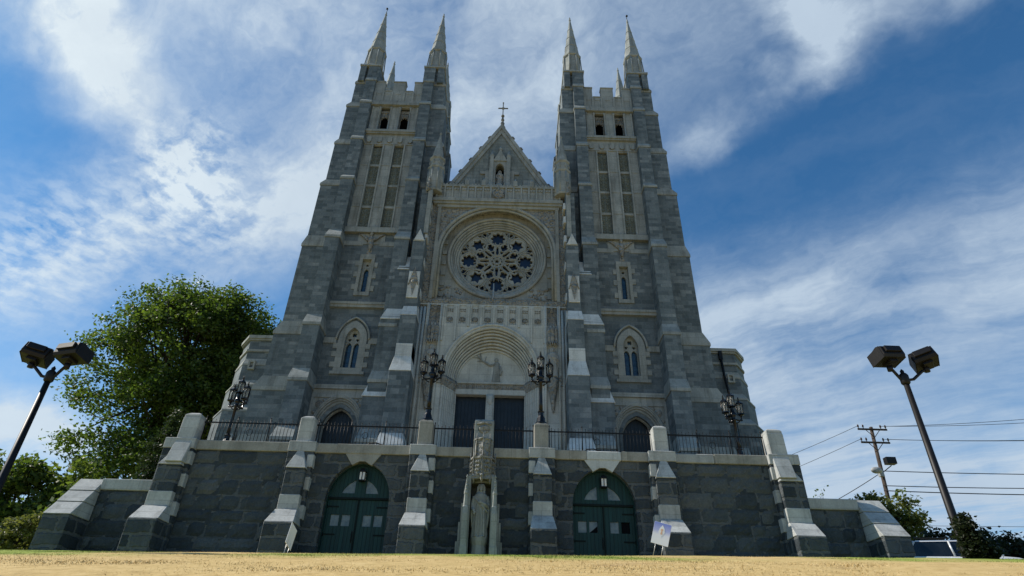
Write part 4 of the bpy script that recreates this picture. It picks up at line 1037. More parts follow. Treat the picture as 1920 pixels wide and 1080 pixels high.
# ------------------------------------------------------------------ statues
def statue(name, label, base, h, face=0, group=None, ped=0):
    """robed standing figure, remeshed into one surface"""
    mb = MB(); k = h/1.85; bx, by, bz = base
    P = lambda x, y, z: (bx+x*k, by+y*k, bz+z*k)
    n = 40; prof = [(0, .27, .20), (.05, .28, .21), (.35, .255, .185), (.75, .235, .17), (1.0, .235, .165), (1.2, .25, .17), (1.38, .255, .165), (1.47, .21, .145), (1.54, .10, .095), (1.6, .07, .075)]
    v = []; f = []
    for z, rx, ry in prof:
        for i in range(n):
            a = 2*math.pi*i/n; fold = 1+(.085*math.sin(9*a)+.05*math.sin(14*a+1))*max(0, min(1, (1.15-z)/.5))
            v.append(P(rx*fold*math.cos(a), ry*fold*math.sin(a), z))
    for j in range(len(prof)-1):
        for i in range(n): f.append((j*n+i, j*n+(i+1) % n, (j+1)*n+(i+1) % n, (j+1)*n+i))
    f.append(tuple(range(n))[::-1]); f.append(tuple(range((len(prof)-1)*n, len(prof)*n)))
    mb.add(v, f, True)
    mb.ball(P(0, -.01, 1.72), (.088*k, .105*k, .13*k), 14, 10)                        # head
    mb.ball(P(0, -.115, 1.715), (.018*k, .028*k, .035*k), 8, 6)                      # nose
    mb.ball(P(0, -.09, 1.63), (.055*k, .045*k, .06*k), 8, 6)                         # beard / chin
    for s in (-1, 1):
        mb.tube([P(s*.05, .02, 1.84), P(s*.105, .02, 1.74), P(s*.115, .01, 1.58), P(s*.13, -.02, 1.45)], [.045*k, .05*k, .045*k, .03*k], 8)   # hair
        mb.tube([P(s*.22, .0, 1.40), P(s*.285, -.01, 1.12), P(s*.27, -.06, .98)], [.085*k, .075*k, .07*k], 8)                                    # upper arm
        mb.tube([P(s*.29, -.02, 1.15), P(s*.29, -.03, .75), P(s*.255, -.04, .35)], [.065*k, .05*k, .03*k], 8)                                   # hanging sleeve / cloak
    mb.tube([P(.28, -.04, 1.02), P(.16, -.19, 1.1), P(.02, -.23, 1.17)], [.07*k, .06*k, .04*k], 8)
    mb.tube([P(-.28, -.04, 1.0), P(-.24, -.17, .92), P(-.20, -.21, .84)], [.07*k, .055*k, .04*k], 8)
    for i in range(4):
        mb.tube([P(.03, -.24, 1.20-.022*i), P(-.03, -.255, 1.21-.022*i), P(-.065, -.235, 1.20-.022*i)], [.014*k, .012*k, .009*k], 6)
        mb.tube([P(-.185-.012*i, -.22, .84), P(-.185-.012*i, -.235, .78), P(-.185-.012*i, -.215, .73+.01*abs(i-1))], [.014*k, .012*k, .009*k], 6)
    mb.tube([P(.0, -.23, 1.2), P(-.01, -.25, 1.27), P(-.02, -.245, 1.30)], [.016*k, .013*k, .01*k], 6)
    mb.tube([P(-.16, -.2, .86), P(-.14, -.225, .80)], [.016*k, .011*k], 6)
    for i, x in enumerate((-.10, -.03, .05, .12)):                                   # long vertical folds
        mb.tube([P(x*1.1, -.155, 1.12), P(x*1.2, -.17, .7), P(x*1.4, -.195, .04)], [.02*k, .03*k, .036*k], 7)
    for s in (-1, 1): mb.ball(P(s*.11, -.2, .03), (.055*k, .11*k, .035*k), 8, 6)
    mb.tube([P(-.23, -.06, 1.36), P(-.08, -.17, 1.2), P(.08, -.19, 1.04), P(.25, -.1, .86)], [.035*k, .04*k, .045*k, .04*k], 8)  # mantle edge
    if ped:
        q = 1/k; mb.lathe([(.36*k, 0), (.36*k, .1*k), (.3*k, .18*k), (.25*k, ped-.25*k), (.29*k, ped-.12*k), (.3*k, ped+.02)], (bx, by, bz-ped), 10)
    o = link(name, mb, M['statue'], loc=(bx, by, bz-ped))
    rm = o.modifiers.new('one_surface', 'REMESH'); rm.mode = 'VOXEL'; rm.voxel_size = .0095*k; rm.use_smooth_shade = True
    sm = o.modifiers.new('soften', 'SMOOTH'); sm.factor = .5; sm.iterations = 1
    tag(o, label, 'statue', group); return o
statue('statue', 'large stone statue of a robed bearded figure on a pedestal in the terrace wall niche', (.03, 24.62, 4.45), 2.04, ped=.95)
statue('statue', 'small stone statue of a robed figure in the dark niche high in the gable', (.0, gy+.12, 28.31), 1.62)
statue('statue', 'slim stone statue under a canopy beside the portal, behind the right lamp', (PX+3.35, 30.05, 13.62), 1.8)
statue('statue', 'slim stone statue under a canopy beside the portal, behind the left lamp', (PX-3.35, 30.05, 13.62), 1.8)

# ------------------------------------------------------------------ terrace retaining wall
RWL = thing('retaining_wall', 'dark rock-faced granite terrace wall with sloped buttresses and two green arched doors', 'wall', (0, 25, 3.3))
DZS, DA, DH = 5.85, 1.27, 1.5
wf = MB()
wf.plate(rect(-12.4, 12.4, 2.4, 7.66), [archhole(-4.9, 2.5, DZS, DA, DH), archhole(4.94, 2.5, DZS, DA, DH), rect(.03-.40, .03+.40, 3.9, 6.64)], 25.0, 25.7)
wfo = link('wall_face', wf, M['rock'], RWL)
def blocks(x0, x1, z0, z1, y, seed, avoid=lambda a, b, c, d: False):
    """rock-faced stones: cushion-shaped blocks standing a little proud of the joints"""
    rg = random.Random(seed); mb = MB(); z = z0
    while z < z1-.2:
        h = rg.choice((.50, .56, .62, .46)); h = min(h, z1-z) if z1-z-h > .25 else z1-z
        x = x0-rg.uniform(0, .6)
        while x < x1:
            w = rg.choice((.62, .85, 1.1, 1.4))*rg.uniform(.85, 1.15)
            a, b_ = max(x, x0), min(x+w, x1); x += w
            g = .028
            if b_-a < .25: continue
            if avoid(a, b_, z, z+h):
                nx_, nz_ = 2, 2
                continue
            nx_ = max(3, int((b_-a)/.16)); nz_ = 4; pr_ = rg.uniform(.04, .075); v = []; f = []
            for j in range(nz_+1):
                for i in range(nx_+1):
                    u, t_ = i/nx_, j/nz_; e = min(1, min(u, 1-u)*nx_*.9, min(t_, 1-t_)*nz_*.9)
                    jx = rg.uniform(-.02, .02); jz = rg.uniform(-.02, .02)
                    v.append((a+g+(b_-a-2*g)*u+jx, y-e*(pr_+rg.uniform(-.022, .022))+.004, z+g*.8+(h-1.6*g)*t_+jz))
            for j in range(nz_):
                for i in range(nx_): k = j*(nx_+1)+i; f.append((k, k+1, k+nx_+2, k+nx_+1))
            mb.add(v, f)
        z += h
    return mb
def door_hit(a, b_, c_, d_):
    for dc in (-4.9, 4.94):
        for x in (a, (a+b_)/2, b_):
            for z in (c_, d_):
                q = abs(x-dc)
                if q < DA+.13 and (z < DZS or q < DA*max(0, 1-max(0, z-DZS)/DH)**.6+.15 and z < DZS+DH+.1): return True
        if c_ > 6.9 and a < dc+.8 and b_ > dc-.8: return True
    return a < .03+.66 and b_ > .03-.66
link('rock_facing', blocks(-11.9, 11.9, 2.6, 7.66, 25.0, 5, door_hit), M['rockblk'], RWL)
cpn = MB()
for a, b_ in ((-11.95, -7.72), (-7.14, -2.7), (-2.1, -.42), (.46, 2.1), (2.7, 4.3), (5.75, 7.14), (9.605, 11.95)): cpn.box(a, b_, 24.9, 25.72, 7.665, 8.06)
for a, b_ in ((4.305, 5.745), (7.72, 9.6)):
    pc_ = MB(); pc_.box(a, b_, 24.91, 25.72, 7.665, 8.05); link('coping_stone', pc_, M['palest'] if a < 5 else M['cap'], RWL, bevel=.03)
link('coping', cpn, M['coping'], RWL, bevel=.02)
for c in (-4.9, 4.94):
    ks = MB(); ks.plate([(c-.40, 7.2), (c-.12, 7.36), (c+.12, 7.36), (c+.40, 7.2), (c+.74, 7.67), (c-.74, 7.67)], [], 24.93, 25.1); fix(ks_o := link('keystone', ks, M['coping'] if c < 0 else M['palest'], RWL))
    # arched door
    D = MB(); D.plate([(c-DA-.10, 2.45), (c+DA+.10, 2.45)]+arch(c, DZS, DA+.10, DH+.12), [archhole(c, 2.46, DZS, DA-.04, DH-.05)], 25.28, 25.42)
    Do = link('arched_door', D, M['green'], RWL); fix(Do)
    fl_ = MB(); fh = []
    for s in (-1, 1): fh.append([(c+s*.22, 6.18), (c+s*.74, 6.18), (c+s*.66, 6.36), (c+s*.48, 6.56), (c+s*.22, 6.72)][::s])
    fl_.plate([(c-DA+.02, 6.0), (c+DA-.02, 6.0)]+arch(c, DZS+.16, DA-.03, DH-.22), fh, 25.38, 25.44); fix(link('fanlight_panel', fl_, M['green'], Do))
    pg_ = MB()
    for s in (-1, 1): pg_.box(c+s*.2, c+s*.78, 25.42, 25.435, 6.15, 6.75)
    link('fanlight_pane', pg_, M['pane'], Do)
    tb_ = MB(); tb_.box(c-DA+.02, c+DA-.02, 25.33, 25.40, 5.93, 6.01); tb_.box(c-.025, c+.025, 25.36, 25.42, 2.5, 5.93); tb_.box(c-DA+.02, c+DA-.02, 25.50, 25.55, 2.5, 7.3); link('door_gap', tb_, M['blackgreen'], Do)
    for s in (-1, 1):
        for z in (3.3, 4.6, 5.65):
            hg = MB(); hg.box(c+s*1.2, c+s*.75, 25.385, 25.40, z-.03, z+.03); hg.tube([(c+s*1.21, 25.385, z-.07), (c+s*1.21, 25.385, z+.07)], .02, 6); link('hinge', hg, M['blackgreen'], Do)
    for s in (-1, 1):
        xl, xr = sorted((c+s*.03, c+s*1.22))
        wins = [rect(c+s*q-.17, c+s*q+.17, 4.92, 5.35) for q in (.42, .86)]
        lf = MB(); lf.plate(rect(xl, xr, 2.5, 5.92), wins, 25.40, 25.46)
        for k in range(1, 6): pass
        lo = link('door_leaf', lf, M['green'], Do); fix(lo)
        wp = MB()
        for q in (.42, .86):
            if c > 0 and s > 0 and q == .86: continue
            wp.box(c+s*q-.18, c+s*q+.18, 25.45, 25.458, 4.9, 5.37)
        link('leaf_pane', wp, M['pane'], Do)
        if c > 0:
            fr_ = MB()
            for q in ((.86,) if s > 0 else (.42,)):
                x = c+s*q
                if s > 0: fr_.box(x-.16, x+.16, 25.47, 25.475, 4.92, 5.35); 
                else: fr_.add([(x-.16, 25.445, 4.93), (x+.16, 25.445, 4.93), (x+.16, 25.445, 5.18)], [(0, 1, 2)])
            link('dark_opening', fr_, M['void'], Do)
    hd = MB(); hd.tube([(c-.08, 25.36, 4.35), (c-.08, 25.33, 4.4), (c-.08, 25.33, 4.65), (c-.08, 25.36, 4.7)], .015, 6); hd.box(c-.1, c-.06, 25.39, 25.40, 4.3, 4.75); link('door_handle', hd, M['iron'], Do)
    wl = thing('wall_lantern', 'black box lantern with white glass above the %s green arched door' % ('left' if c < 0 else 'right'), 'lantern', (c+.05, 25.33, 6.8), 'wall lanterns over the green doors')
    b1 = MB(); lx = c+.05
    b1.frus((lx-.13, lx+.13, 25.06, 25.3), 7.02, (lx-.05, lx+.05, 25.12, 25.3), 7.13); b1.box(lx-.13, lx+.13, 25.06, 25.3, 6.98, 7.02); b1.box(lx-.12, lx+.12, 25.07, 25.3, 6.62, 6.66)
    for xx in (-.12, -.0, .12): b1.box(lx+xx-.014, lx+xx+.014, 25.05, 25.08, 6.62, 7.0)
    for xx in (-.11, .11): b1.box(lx+xx-.014, lx+xx+.014, 25.27, 25.3, 6.62, 7.0)
    b1.box(lx-.06, lx+.06, 25.28, 25.42, 6.7, 6.95)
    link('lantern_case', b1, M['iron'], wl)
    b2 = MB(); b2.box(lx-.105, lx+.105, 25.09, 25.27, 6.67, 6.97); link('lantern_glass', b2, M['white'], wl)
piers = [(2.43, 2.45, .37, .50), (7.43, 7.40, .39, .55), (12.28, 12.42, .46, .56)]
for s in (-1, 1):
    for (px_, bc_, hw, hb) in piers:
        bc = s*bc_; pc = s*px_; wd = .30 if px_ < 12 else .34
        bu = MB(); bu.box(bc-hw, bc+hw, 24.48, 25.05, 5.8, 6.9); bu.box(bc-hb+.01, bc+hb-.01, 23.82, 25.05, 2.3, 4.72); bu.box(bc-hw-.16, bc+hw+.16, 24.72, 25.04, 2.3, 7.64)
        bo_ = link('buttress', bu, M['rock'], RWL, bevel=.03)
        ws = MB(); ws.profx([(24.46, 5.86), (24.47, 5.3), (25.02, 5.3), (25.02, 5.86)], bc-hw-.01, bc+hw+.01)
        ws.frus((bc-hb, bc+hb, 23.86, 25.03), 4.725, (bc-hw-.03, bc+hw+.03, 24.40, 25.03), 5.29)
        ws.add([(bc-hw-.01, 24.44, 6.9), (bc+hw+.01, 24.44, 6.9), (pc, 24.86, 8.05), (bc-hw-.01, 25.06, 6.9), (bc+hw+.01, 25.06, 6.9), (pc, 25.06, 8.05)], [(0, 1, 2), (1, 4, 5, 2), (0, 2, 5, 3), (0, 3, 4, 1), (3, 5, 4)])
        ws.box(bc-hw-.17, bc+hw+.17, 24.70, 25.03, 7.642, 8.07)
        for (z0, q) in ((5.0, .12), (6.1, -.04), (7.0, .06)): ws.box(bc-s*(hw+.175), bc-s*(hw-.1), 24.71-q*.2, 25.02, z0, z0+.52)
        link('weathering_stone', ws, M['cap'], bo_, bevel=.018)
        pr = MB(); pr.box(pc-wd, pc+wd, 24.8, 25.42, 7.9, 9.12); pr.frus((pc-wd, pc+wd, 24.8, 25.42), 9.121, (pc-wd*.6, pc+wd*.6, 24.95, 25.3), 9.22)
        if px_ > 12: pr.profx([(24.36, 7.0), (24.72, 8.0), (24.78, 9.0), (25.0, 9.0), (25.0, 7.0)], pc-wd-.012, pc+wd+.012)
        link('pier', pr, M['cap'] if px_ != 2.43 else M['coping'], bo_, bevel=.03)
    wg = MB(); wg.box(s*12.85, s*15.25, 25.02, 25.7, 2, 5.95); wg.box(s*15.12, s*16.10, 23.82, 25.7, 2, 4.78)
    go = link('wing_wall', wg, M['rock'], RWL)
    link('rock_facing', blocks(*sorted((s*12.9, s*15.12)), 2.6, 5.95, 25.02, 40+s), M['rockblk'], go)
    wc = MB(); wc.box(s*12.86, s*15.10, 24.92, 25.75, 5.955, 6.38)
    for (z0, z1, y0, y1) in ((4.785, 5.32, 23.80, 24.28), (5.335, 5.84, 24.26, 24.70), (5.855, 6.40, 24.68, 25.14)):
        wc.profx([(y0, z0), (y1, z1), (25.72, z1), (25.72, z0)], s*15.10, s*16.14)
    link('capstone', wc, M['cap'] if s > 0 else M['cap'], go, bevel=.02)
# statue niche in the wall
SX = .03
nb = MB(); nb.box(SX-.62, SX+.62, 25.45, 25.62, 3.2, 6.7); nb.box(SX-.62, SX-.40, 24.72, 25.02, 2.3, 6.7); nb.box(SX+.40, SX+.62, 24.72, 25.02, 2.3, 6.7); nb.box(SX-.40, SX+.40, 24.72, 25.5, 6.56, 6.7); nb.box(SX-.4, SX+.4, 24.62, 25.4, 7.4, 9.1); nb.profx([(24.62, 9.1), (24.75, 9.22), (25.3, 9.22), (25.4, 9.1)], SX-.4, SX+.4)
no = link('statue_niche', nb, M['lime'], RWL, bevel=.015)
nj = MB()
for s in (-1, 1):
    nj.box(SX+s*.40, SX+s*.56, 24.28, 24.95, 2.4, 6.7); nj.box(SX+s*.44, SX+s*.66, 24.0, 24.5, 2.4, 5.25); nj.box(SX+s*.42, SX+s*.70, 23.96, 24.5, 2.4, 4.05)
    nj.frus((SX+s*.55-.11, SX+s*.55+.11, 24.02, 24.3), 5.25, (SX+s*.55-.09, SX+s*.55+.09, 24.06, 24.28), 5.5); nj.lathe([(.12, 5.5), (.10, 5.55), (.08, 5.95), (.10, 6.0), (.02, 6.6), (.05, 6.65), (0, 6.75)], (SX+s*.55, 24.17, 0), 6, sm=False)
    for k in range(4): nj.ball((SX+s*.55, 24.10, 6.02+k*.14), .035, 6, 4)
    for k, zt in enumerate((5.7, 5.0, 4.3)): nj.box(SX+s*(.66+k*.07), SX+s*(.74+k*.07), 24.45, 25.01, 2.4, zt)
nj.box(SX-.5, SX+.5, 24.15, 25.4, 2.4, 3.62)
link('niche_jamb', nj, M['lime'], no)
nc = MB()
pt = lambda r, n=5: [(SX+r*math.cos(math.pi+math.pi*k/(n-1)), 24.72+r*1.05*math.sin(math.pi+math.pi*k/(n-1))) for k in range(n)]+[(SX+r, 24.9), (SX-r, 24.9)]
nc.polyz(pt(.50), 6.78, 7.42, pt(.47)); nc.polyz(pt(.54), 7.42, 7.5); nc.polyz(pt(.38), 7.5, 8.25, pt(.37)); nc.polyz(pt(.41), 8.25, 8.31)
nc.box(SX-.5, SX+.5, 24.3, 24.9, 6.62, 6.78)
for k in range(5):
    a = math.pi+math.pi*k/4
    for r, z0, z1, t in ((.50, 6.62, 7.75, .045), (.38, 7.5, 8.5, .04)): nc.tube([(SX+r*math.cos(a), 24.72+r*1.05*math.sin(a), z0), (SX+r*math.cos(a), 24.72+r*1.05*math.sin(a), z1)], [t, .015], 5)
    if k < 4:
        b_ = a+math.pi/8
        for rr in range(3):
            for q in (-.10, .10): nc.ball((SX+.475*math.cos(b_+q), 24.72+.5*math.sin(b_+q), 6.95+rr*.16), (.05, .05, .06), 6, 4)
        nc.lathe([(.005, 6.42), (.07, 6.62), (.09, 6.8)], (SX+.47*math.cos(a+(.0 if k else .1)), 24.72+.49*math.sin(a+(.0 if k else .1)), 0), 5)
nc.ball((SX, 24.62, 8.75), (.26, .05, .2)); nc.tube([(SX-.3, 24.6, 8.95), (SX, 24.58, 9.02), (SX+.3, 24.6, 8.95)], .04, 6)
link('niche_canopy', nc, M['limec'], no)

# ------------------------------------------------------------------ railings
def railing(x0, x1, label):
    L = abs(x1-x0); t = thing('iron_railing', label, 'railing', ((x0+x1)/2, 25.25, 8.06), 'black iron railings along the terrace edge')
    rl_ = MB(); rl_.box(x0, x1, 25.225, 25.275, 8.92, 8.97); link('top_rail', rl_, M['iron'], t)
    r2 = MB(); r2.box(x0, x1, 25.235, 25.265, 8.13, 8.16); link('bottom_rail', r2, M['iron'], t)
    n = max(2, int(L/.145)); br = MB(); random.seed(int(abs(x0)*100))
    for i in range(1, n):
        x = x0+(x1-x0)*i/n; z1 = 9.08 if i % 2 else 9.03
        br.tube([(x, 25.25, 8.08), (x, 25.25, z1)], [.012, .011], 5); br.ball((x, 25.25, z1), (.016, .016, .03), 5, 4)
    link('picket', br, M['iron'], t)
    m_ = max(1, round(L/1.35))
    for i in range(0, m_+1):
        x = x0+(x1-x0)*min(max(i/m_, .012), .988)
        pz = MB(); pz.tube([(x, 25.25, 8.05), (x, 25.25, 9.15)], .02, 6); pz.ball((x, 25.25, 9.18), (.03, .03, .05), 6, 5)
        if 0 < i < m_: pz.tube([(x, 25.27, 8.9), (x, 25.55, 8.07)], .012, 5)
        link('rail_post', pz, M['iron'], t)
    if L > 4:
        x = (x0+x1)/2-.1
        ci = MB(); ci.tube([(x+.13*math.cos(2*math.pi*k/18), 25.25, 8.55+.13*math.sin(2*math.pi*k/18)) for k in range(18)], .011, 5, closed=True); link('ring_ornament', ci, M['iron'], t)
railing(-11.93, -7.74, 'black iron railing on the coping at the far left end of the terrace')
railing(-7.12, -2.74, 'black iron railing on the coping above the left green door')
railing(-2.12, -.40, 'short black iron railing between left lamp pier and niche pier')
railing(.44, 2.12, 'short black iron railing between niche pier and right lamp pier')
railing(2.74, 7.12, 'black iron railing on the coping above the right green door')
railing(7.74, 11.93, 'black iron railing on the coping at the far right end of the terrace')
for s, lab in ((-1, 'small curved black handrail behind the railing above the left green door'), (1, 'small curved black handrail behind the railing above the right green door')):
    h = MB(); x = s*4.9+(.3 if s < 0 else 0)
    h.tube([(x-.5, 26.2, 8.1), (x-.5, 26.2, 8.32), (x-.42, 26.2, 8.52), (x-.1, 26.2, 8.55), (x+.5, 26.2, 8.36), (x+.85, 26.2, 8.1)], .028, 6); h.tube([(x-.45, 26.2, 7.7), (x-.48, 26.2, 8.5)], .025, 6); h.tube([(x+.6, 26.2, 7.7), (x+.6, 26.2, 8.3)], .025, 6)
    o = link('handrail', h, M['iron'], loc=(x, 26.2, 7.7)); tag(o, lab, 'handrail')

# ------------------------------------------------------------------ terrace lamps
def lamp(loc, label):
    t = thing('lamp_post', label, 'lamp post', loc, 'black cluster lamps on the terrace'); x, y, z = loc
    b = MB(); b.lathe([(.25, 0), (.25, .06), (.19, .10), (.17, .26), (.12, .36), (.12, .5), (.15, .54), (.10, .60)], loc, 8, math.pi/8, sm=False); link('base', b, M['lampiron'], t)
    p = MB(); p.lathe([(.085, .58), (.08, 1.0), (.065, 1.9), (.10, 1.93), (.10, 1.98), (.07, 2.02), (.12, 2.12), (.16, 2.22), (.09, 2.3), (.07, 2.5), (.11, 2.58)], loc, 14); link('post', p, M['lampiron'], t)
    arms = [(0, 0, .20)]+[(.40*math.cos(a), .40*math.sin(a), 0) for a in (R(172), R(-8), R(82))]
    for k, (ax, ay, az) in enumerate(arms):
        if k:
            br = MB(); br.tube([(x+ax*.2, y+ay*.2, z+1.98), (x+ax*.6, y+ay*.6, z+1.95), (x+ax, y+ay, z+2.02), (x+ax, y+ay, z+2.2)], [.04, .045, .04, .04], 7); br.tube([(x+ax*.25, y+ay*.25, z+1.8), (x+ax*.55, y+ay*.55, z+1.86), (x+ax*.95, y+ay*.95, z+2.0)], [.03, .025, .02], 6); br.ball((x+ax, y+ay, z+1.98), .05); link('bracket', br, M['lampiron'], t)
        cx, cy, cz = x+ax, y+ay, z+2.22+az+(.14 if k == 0 else 0)
        ln = MB()
        ln.lathe([(.05, -.06), (.09, 0), (.175, .03), (.175, .07), (.13, .08)], (cx, cy, cz), 6, 0, sm=False)
        ln.lathe([(.16, .52), (.185, .54), (.185, .58), (.10, .66), (.07, .70), (.03, .73), (.05, .78), (.02, .82), (.035, .86), (0, .93)], (cx, cy, cz), 6, 0, sm=False)
        for q in range(6):
            a = q*math.pi/3; ln.tube([(cx+.135*math.cos(a), cy+.135*math.sin(a), cz+.06), (cx+.165*math.cos(a), cy+.165*math.sin(a), cz+.54)], .02, 4)
        lo = link('lantern', ln, M['lampiron'], t)
        gg = MB(); gg.lathe([(.122, .08), (.15, .53)], (cx, cy, cz), 6, 0, sm=False); link('lantern_glass', gg, M['lantglass'], lo)
        bb = MB(); bb.tube([(cx, cy, cz+.06), (cx, cy, cz+.25)], .03, 6); bb.ball((cx, cy, cz+.32), (.035, .035, .06)); link('bulb', bb, M['rosegr'], lo)
    return t
L0 = lamp((-2.43, 25.1, 9.21), 'black four-lantern lamp on the pier left of the niche pier')
copy_thing(L0, (2.43, 25.1, 9.21), R(9), 'black four-lantern lamp on the pier right of the niche pier')
copy_thing(L0, (-11.62, 27, 8.42), R(-14), 'black four-lantern lamp behind the railing at the left end of the terrace')
copy_thing(L0, (11.55, 27, 8.42), R(21), 'black four-lantern lamp behind the railing at the right end of the terrace')
pd = MB()
for s in (-11.62, 11.55): 
    q = MB(); q.box(s-.3, s+.3, 26.7, 27.3, 7.68, 8.42); link('lamp_plinth', q, M['coping'], RWL)

# ------------------------------------------------------------------ floodlight poles
def flood_pole(loc, top, label, heads, name='floodlight_pole'):
    t = thing(name, label, 'floodlight', loc, 'twin floodlight poles at the top of the bank'); x, y, z = loc
    p = MB(); p.tube([(x, y, z), (x, y, z+.1), (x, y, top)], [.115, .112, .078], 12); link('pole', p, M['bronze'], t)
    h = MB(); h.lathe([(.10, -.18), (.13, -.14), (.13, .1), (.10, .16), (.05, .2), (.06, .26), (0, .34)], (x, y, top), 10); link('pole_cap', h, M['bronze'], t)
    for (dx, dz, rz, rx, ry, w) in heads:
        a = MB(); a.tube([(x, y, top-.05), (x+dx*.35, y, top+.0), (x+dx*.8, y, top+.28), (x+dx, y, top+.32)], .045, 8); link('arm', a, M['bronze'], t)
        kn = MB(); kn.tube([(x+dx, y, top+.26), (x+dx, y, top+.42)], .085, 8); kn.tube([(x+dx, y, top+.40), (x+dx+.03, y-.02, top+.62)], .07, 8); link('knuckle', kn, M['bronze'], t)
        rot = Matrix.Rotation(R(rz), 3, 'Z') @ Matrix.Rotation(R(ry), 3, 'Y') @ Matrix.Rotation(R(rx), 3, 'X'); c = Vector((x+dx+.03, y, top+dz))
        tf_ = lambda q: tuple(c+rot @ (Vector(q)*.88))
        hb = MB(); 
        w2 = w/2
        prof = [(-.34, -.20), (.30, -.20), (.36, -.1), (.36, .22), (.16, .32), (-.28, .25), (-.36, .1)]
        k = MB().profx(prof, -w2, w2); hb.ext(k, tf_)
        hb.ext(MB().profx([(.36, -.02), (.44, -.02), (.44, .2), (.36, .2)], -w2*.75, w2*.75), tf_)
        hb.ext(MB().box(-.16, .16, -.2, .2, -.30, -.195), tf_)
        for q in (-1, 1): hb.ext(MB().box(q*w2, q*(w2+.02), -.36, .30, -.21, .27), tf_)
        ho = link('floodlight_head', hb, M['bronze'], t, bevel=.02)
        gl_ = MB().ext(MB().box(-w2+.06, w2-.06, -.375, -.36, -.15, .2), tf_); link('flood_lens', gl_, M['carglass'], ho)
    return t
flood_pole((-12.72, 17, gz(-12.72, 17)-.1), 7.3, 'dark twin-head floodlight pole at the left, in front of the maple', [(-.72, .66, 200, 12, -10, .76), (.36, .72, 168, 12, 3, .88)])
flood_pole((13.1, 17, gz(13.1, 17)-.1), 8.0, 'dark twin-head floodlight pole at the right, in front of the overhead wires', [(-.34, .72, 190, 12, 5, .86), (.80, .66, 152, 14, 14, .74)])

# ------------------------------------------------------------------ yard signs
def yard_sign(loc, rz, lean, label, poster):
    t = thing('yard_sign', label, 'sign', loc)
    t.rotation_euler = (0, R(lean), R(rz)); x, y, z = loc
    b = MB(); b.box(x-.25, x+.25, y-.006, y+.006, z+.34, z+.96); link('board', b, M['white'], t)
    for s in (-1, 1):
        k = MB(); k.tube([(x+s*.11, y, z-.1), (x+s*.11, y, z+.5)], .009, 6); link('stake', k, M['steel'], t)
    if poster:
        mt, tt, bb = newmat('poster_print'); oc = tt.sep(tt.n('ShaderNodeTexCoord').outputs['Object'])
        blue = tt.ramp(tt.mr(oc[2], .48, .94), [(0, (.82, .82, .83)), (.30, (.78, .78, .83)), (.55, (.42, .45, .72)), (1, (.20, .25, .62))])
        tt.put(bb.inputs['Base Color'], blue); bb.inputs['Roughness'].default_value = .45
        q = MB(); q.box(x-.245, x+.245, y-.0095, y-.0065, z+.345, z+.955); link('poster', q, mt, t)
        em = MB(); em.plate([(x-.09, z+.70), (x-.05, z+.62), (x, z+.56), (x+.05, z+.62), (x+.09, z+.70), (x+.07, z+.80), (x, z+.90), (x-.07, z+.80)], [], y-.013, y-.0105); fix(eo := link('oval_emblem', em, M['white'], t))
        e2 = MB(); e2.plate(circ(x+.0, z+.76, .035, 12), [], y-.0155, y-.0138); e2.plate([(x-.03, z+.63), (x+.03, z+.63), (x+.015, z+.73), (x-.015, z+.73)], [], y-.0155, y-.0138); fix(link('emblem_figure', e2, simple('warm_print', (.75, .45, .30), .5, 0, .1), t))
    return t
yard_sign((5.42, 19, gz(5.42, 19)), -16, 17, 'small leaning yard sign with a blue and white poster by the right buttress', True)
yard_sign((-5.32, 19, gz(-5.32, 19)-.12), 85, 18, 'small plain white yard sign seen nearly edge-on near the left green door', False)

# ------------------------------------------------------------------ utility pole and wires
UP = thing('utility_pole', 'weathered wooden utility pole with two crossarms and a street light', 'utility pole', (31.45, 50, 2))
tip = Vector((32.3, 50, 18.9)); ub = Vector((31.25, 50, 2))
def up_at(z): return ub+(tip-ub)*((z-2)/(16.9))
q = MB(); q.tube([tuple(ub), tuple(tip)], [.2, .14], 10); link('pole', q, M['wood'], UP)
for z, w in ((18.65, 1.25), (17.5, 1.22)):
    c = up_at(z); q = MB(); q.box(c.x-w, c.x+w, 49.80, 49.9, z-.07, z+.07)
    q.tube([(c.x-.6, 49.84, z-.05), (c.x, 49.86, z-.7)], .03, 5); q.tube([(c.x+.6, 49.84, z-.05), (c.x, 49.86, z-.7)], .03, 5); link('crossarm', q, M['wood'], UP)
    for dx in (-w+.08, -w+.5, w-.5, w-.08):
        i_ = MB(); i_.lathe([(.03, 0), (.03, .1), (.08, .12), (.06, .2), (.08, .22), (.05, .32), (0, .36)], (c.x+dx, 49.85, z+.07), 8); link('insulator', i_, M['insul'], UP)
c = up_at(15.6); q = MB(); q.tube([(c.x, 49.9, c.z-.6), (c.x+.7, 49.6, c.z-.1)], .04, 6); q.box(c.x+.2, c.x+1.0, 49.2, 49.7, c.z-.05, c.z+.5); link('floodlight', q, M['bronze'], UP)
c = up_at(14.6); q = MB(); q.tube([(c.x, 49.9, c.z+.1), (c.x-.5, 49.4, c.z+.2)], .04, 6); q.ball((c.x-.85, 49.2, c.z+.35), (.48, .25, .27)); q.box(c.x-.4, c.x-.05, 49.6, 49.9, c.z+.0, c.z+.5); link('street_light', q, simple('grey_lamp_housing', (.30, .31, .31), .5), UP)
def wire(a, b, sag, r, label):
    a = Vector(a); b = Vector(b); pts = []
    for i in range(25):
        t = i/24; p = a.lerp(b, t); p.z -= sag*4*t*(1-t); pts.append(tuple(p))
    o = MB().tube(pts, r, 5); ob = link('power_line', o, M['wire'], loc=tuple(a)); tag(ob, label, 'power line', 'overhead wires at the utility pole')
uz = lambda z, dx: (up_at(z).x+dx, 49.85, z+.3)
wire(uz(18.65, 1.15), (75, 46, 24.5), 1.2, .022, 'upper of the two wires leaving the top crossarm to the right')
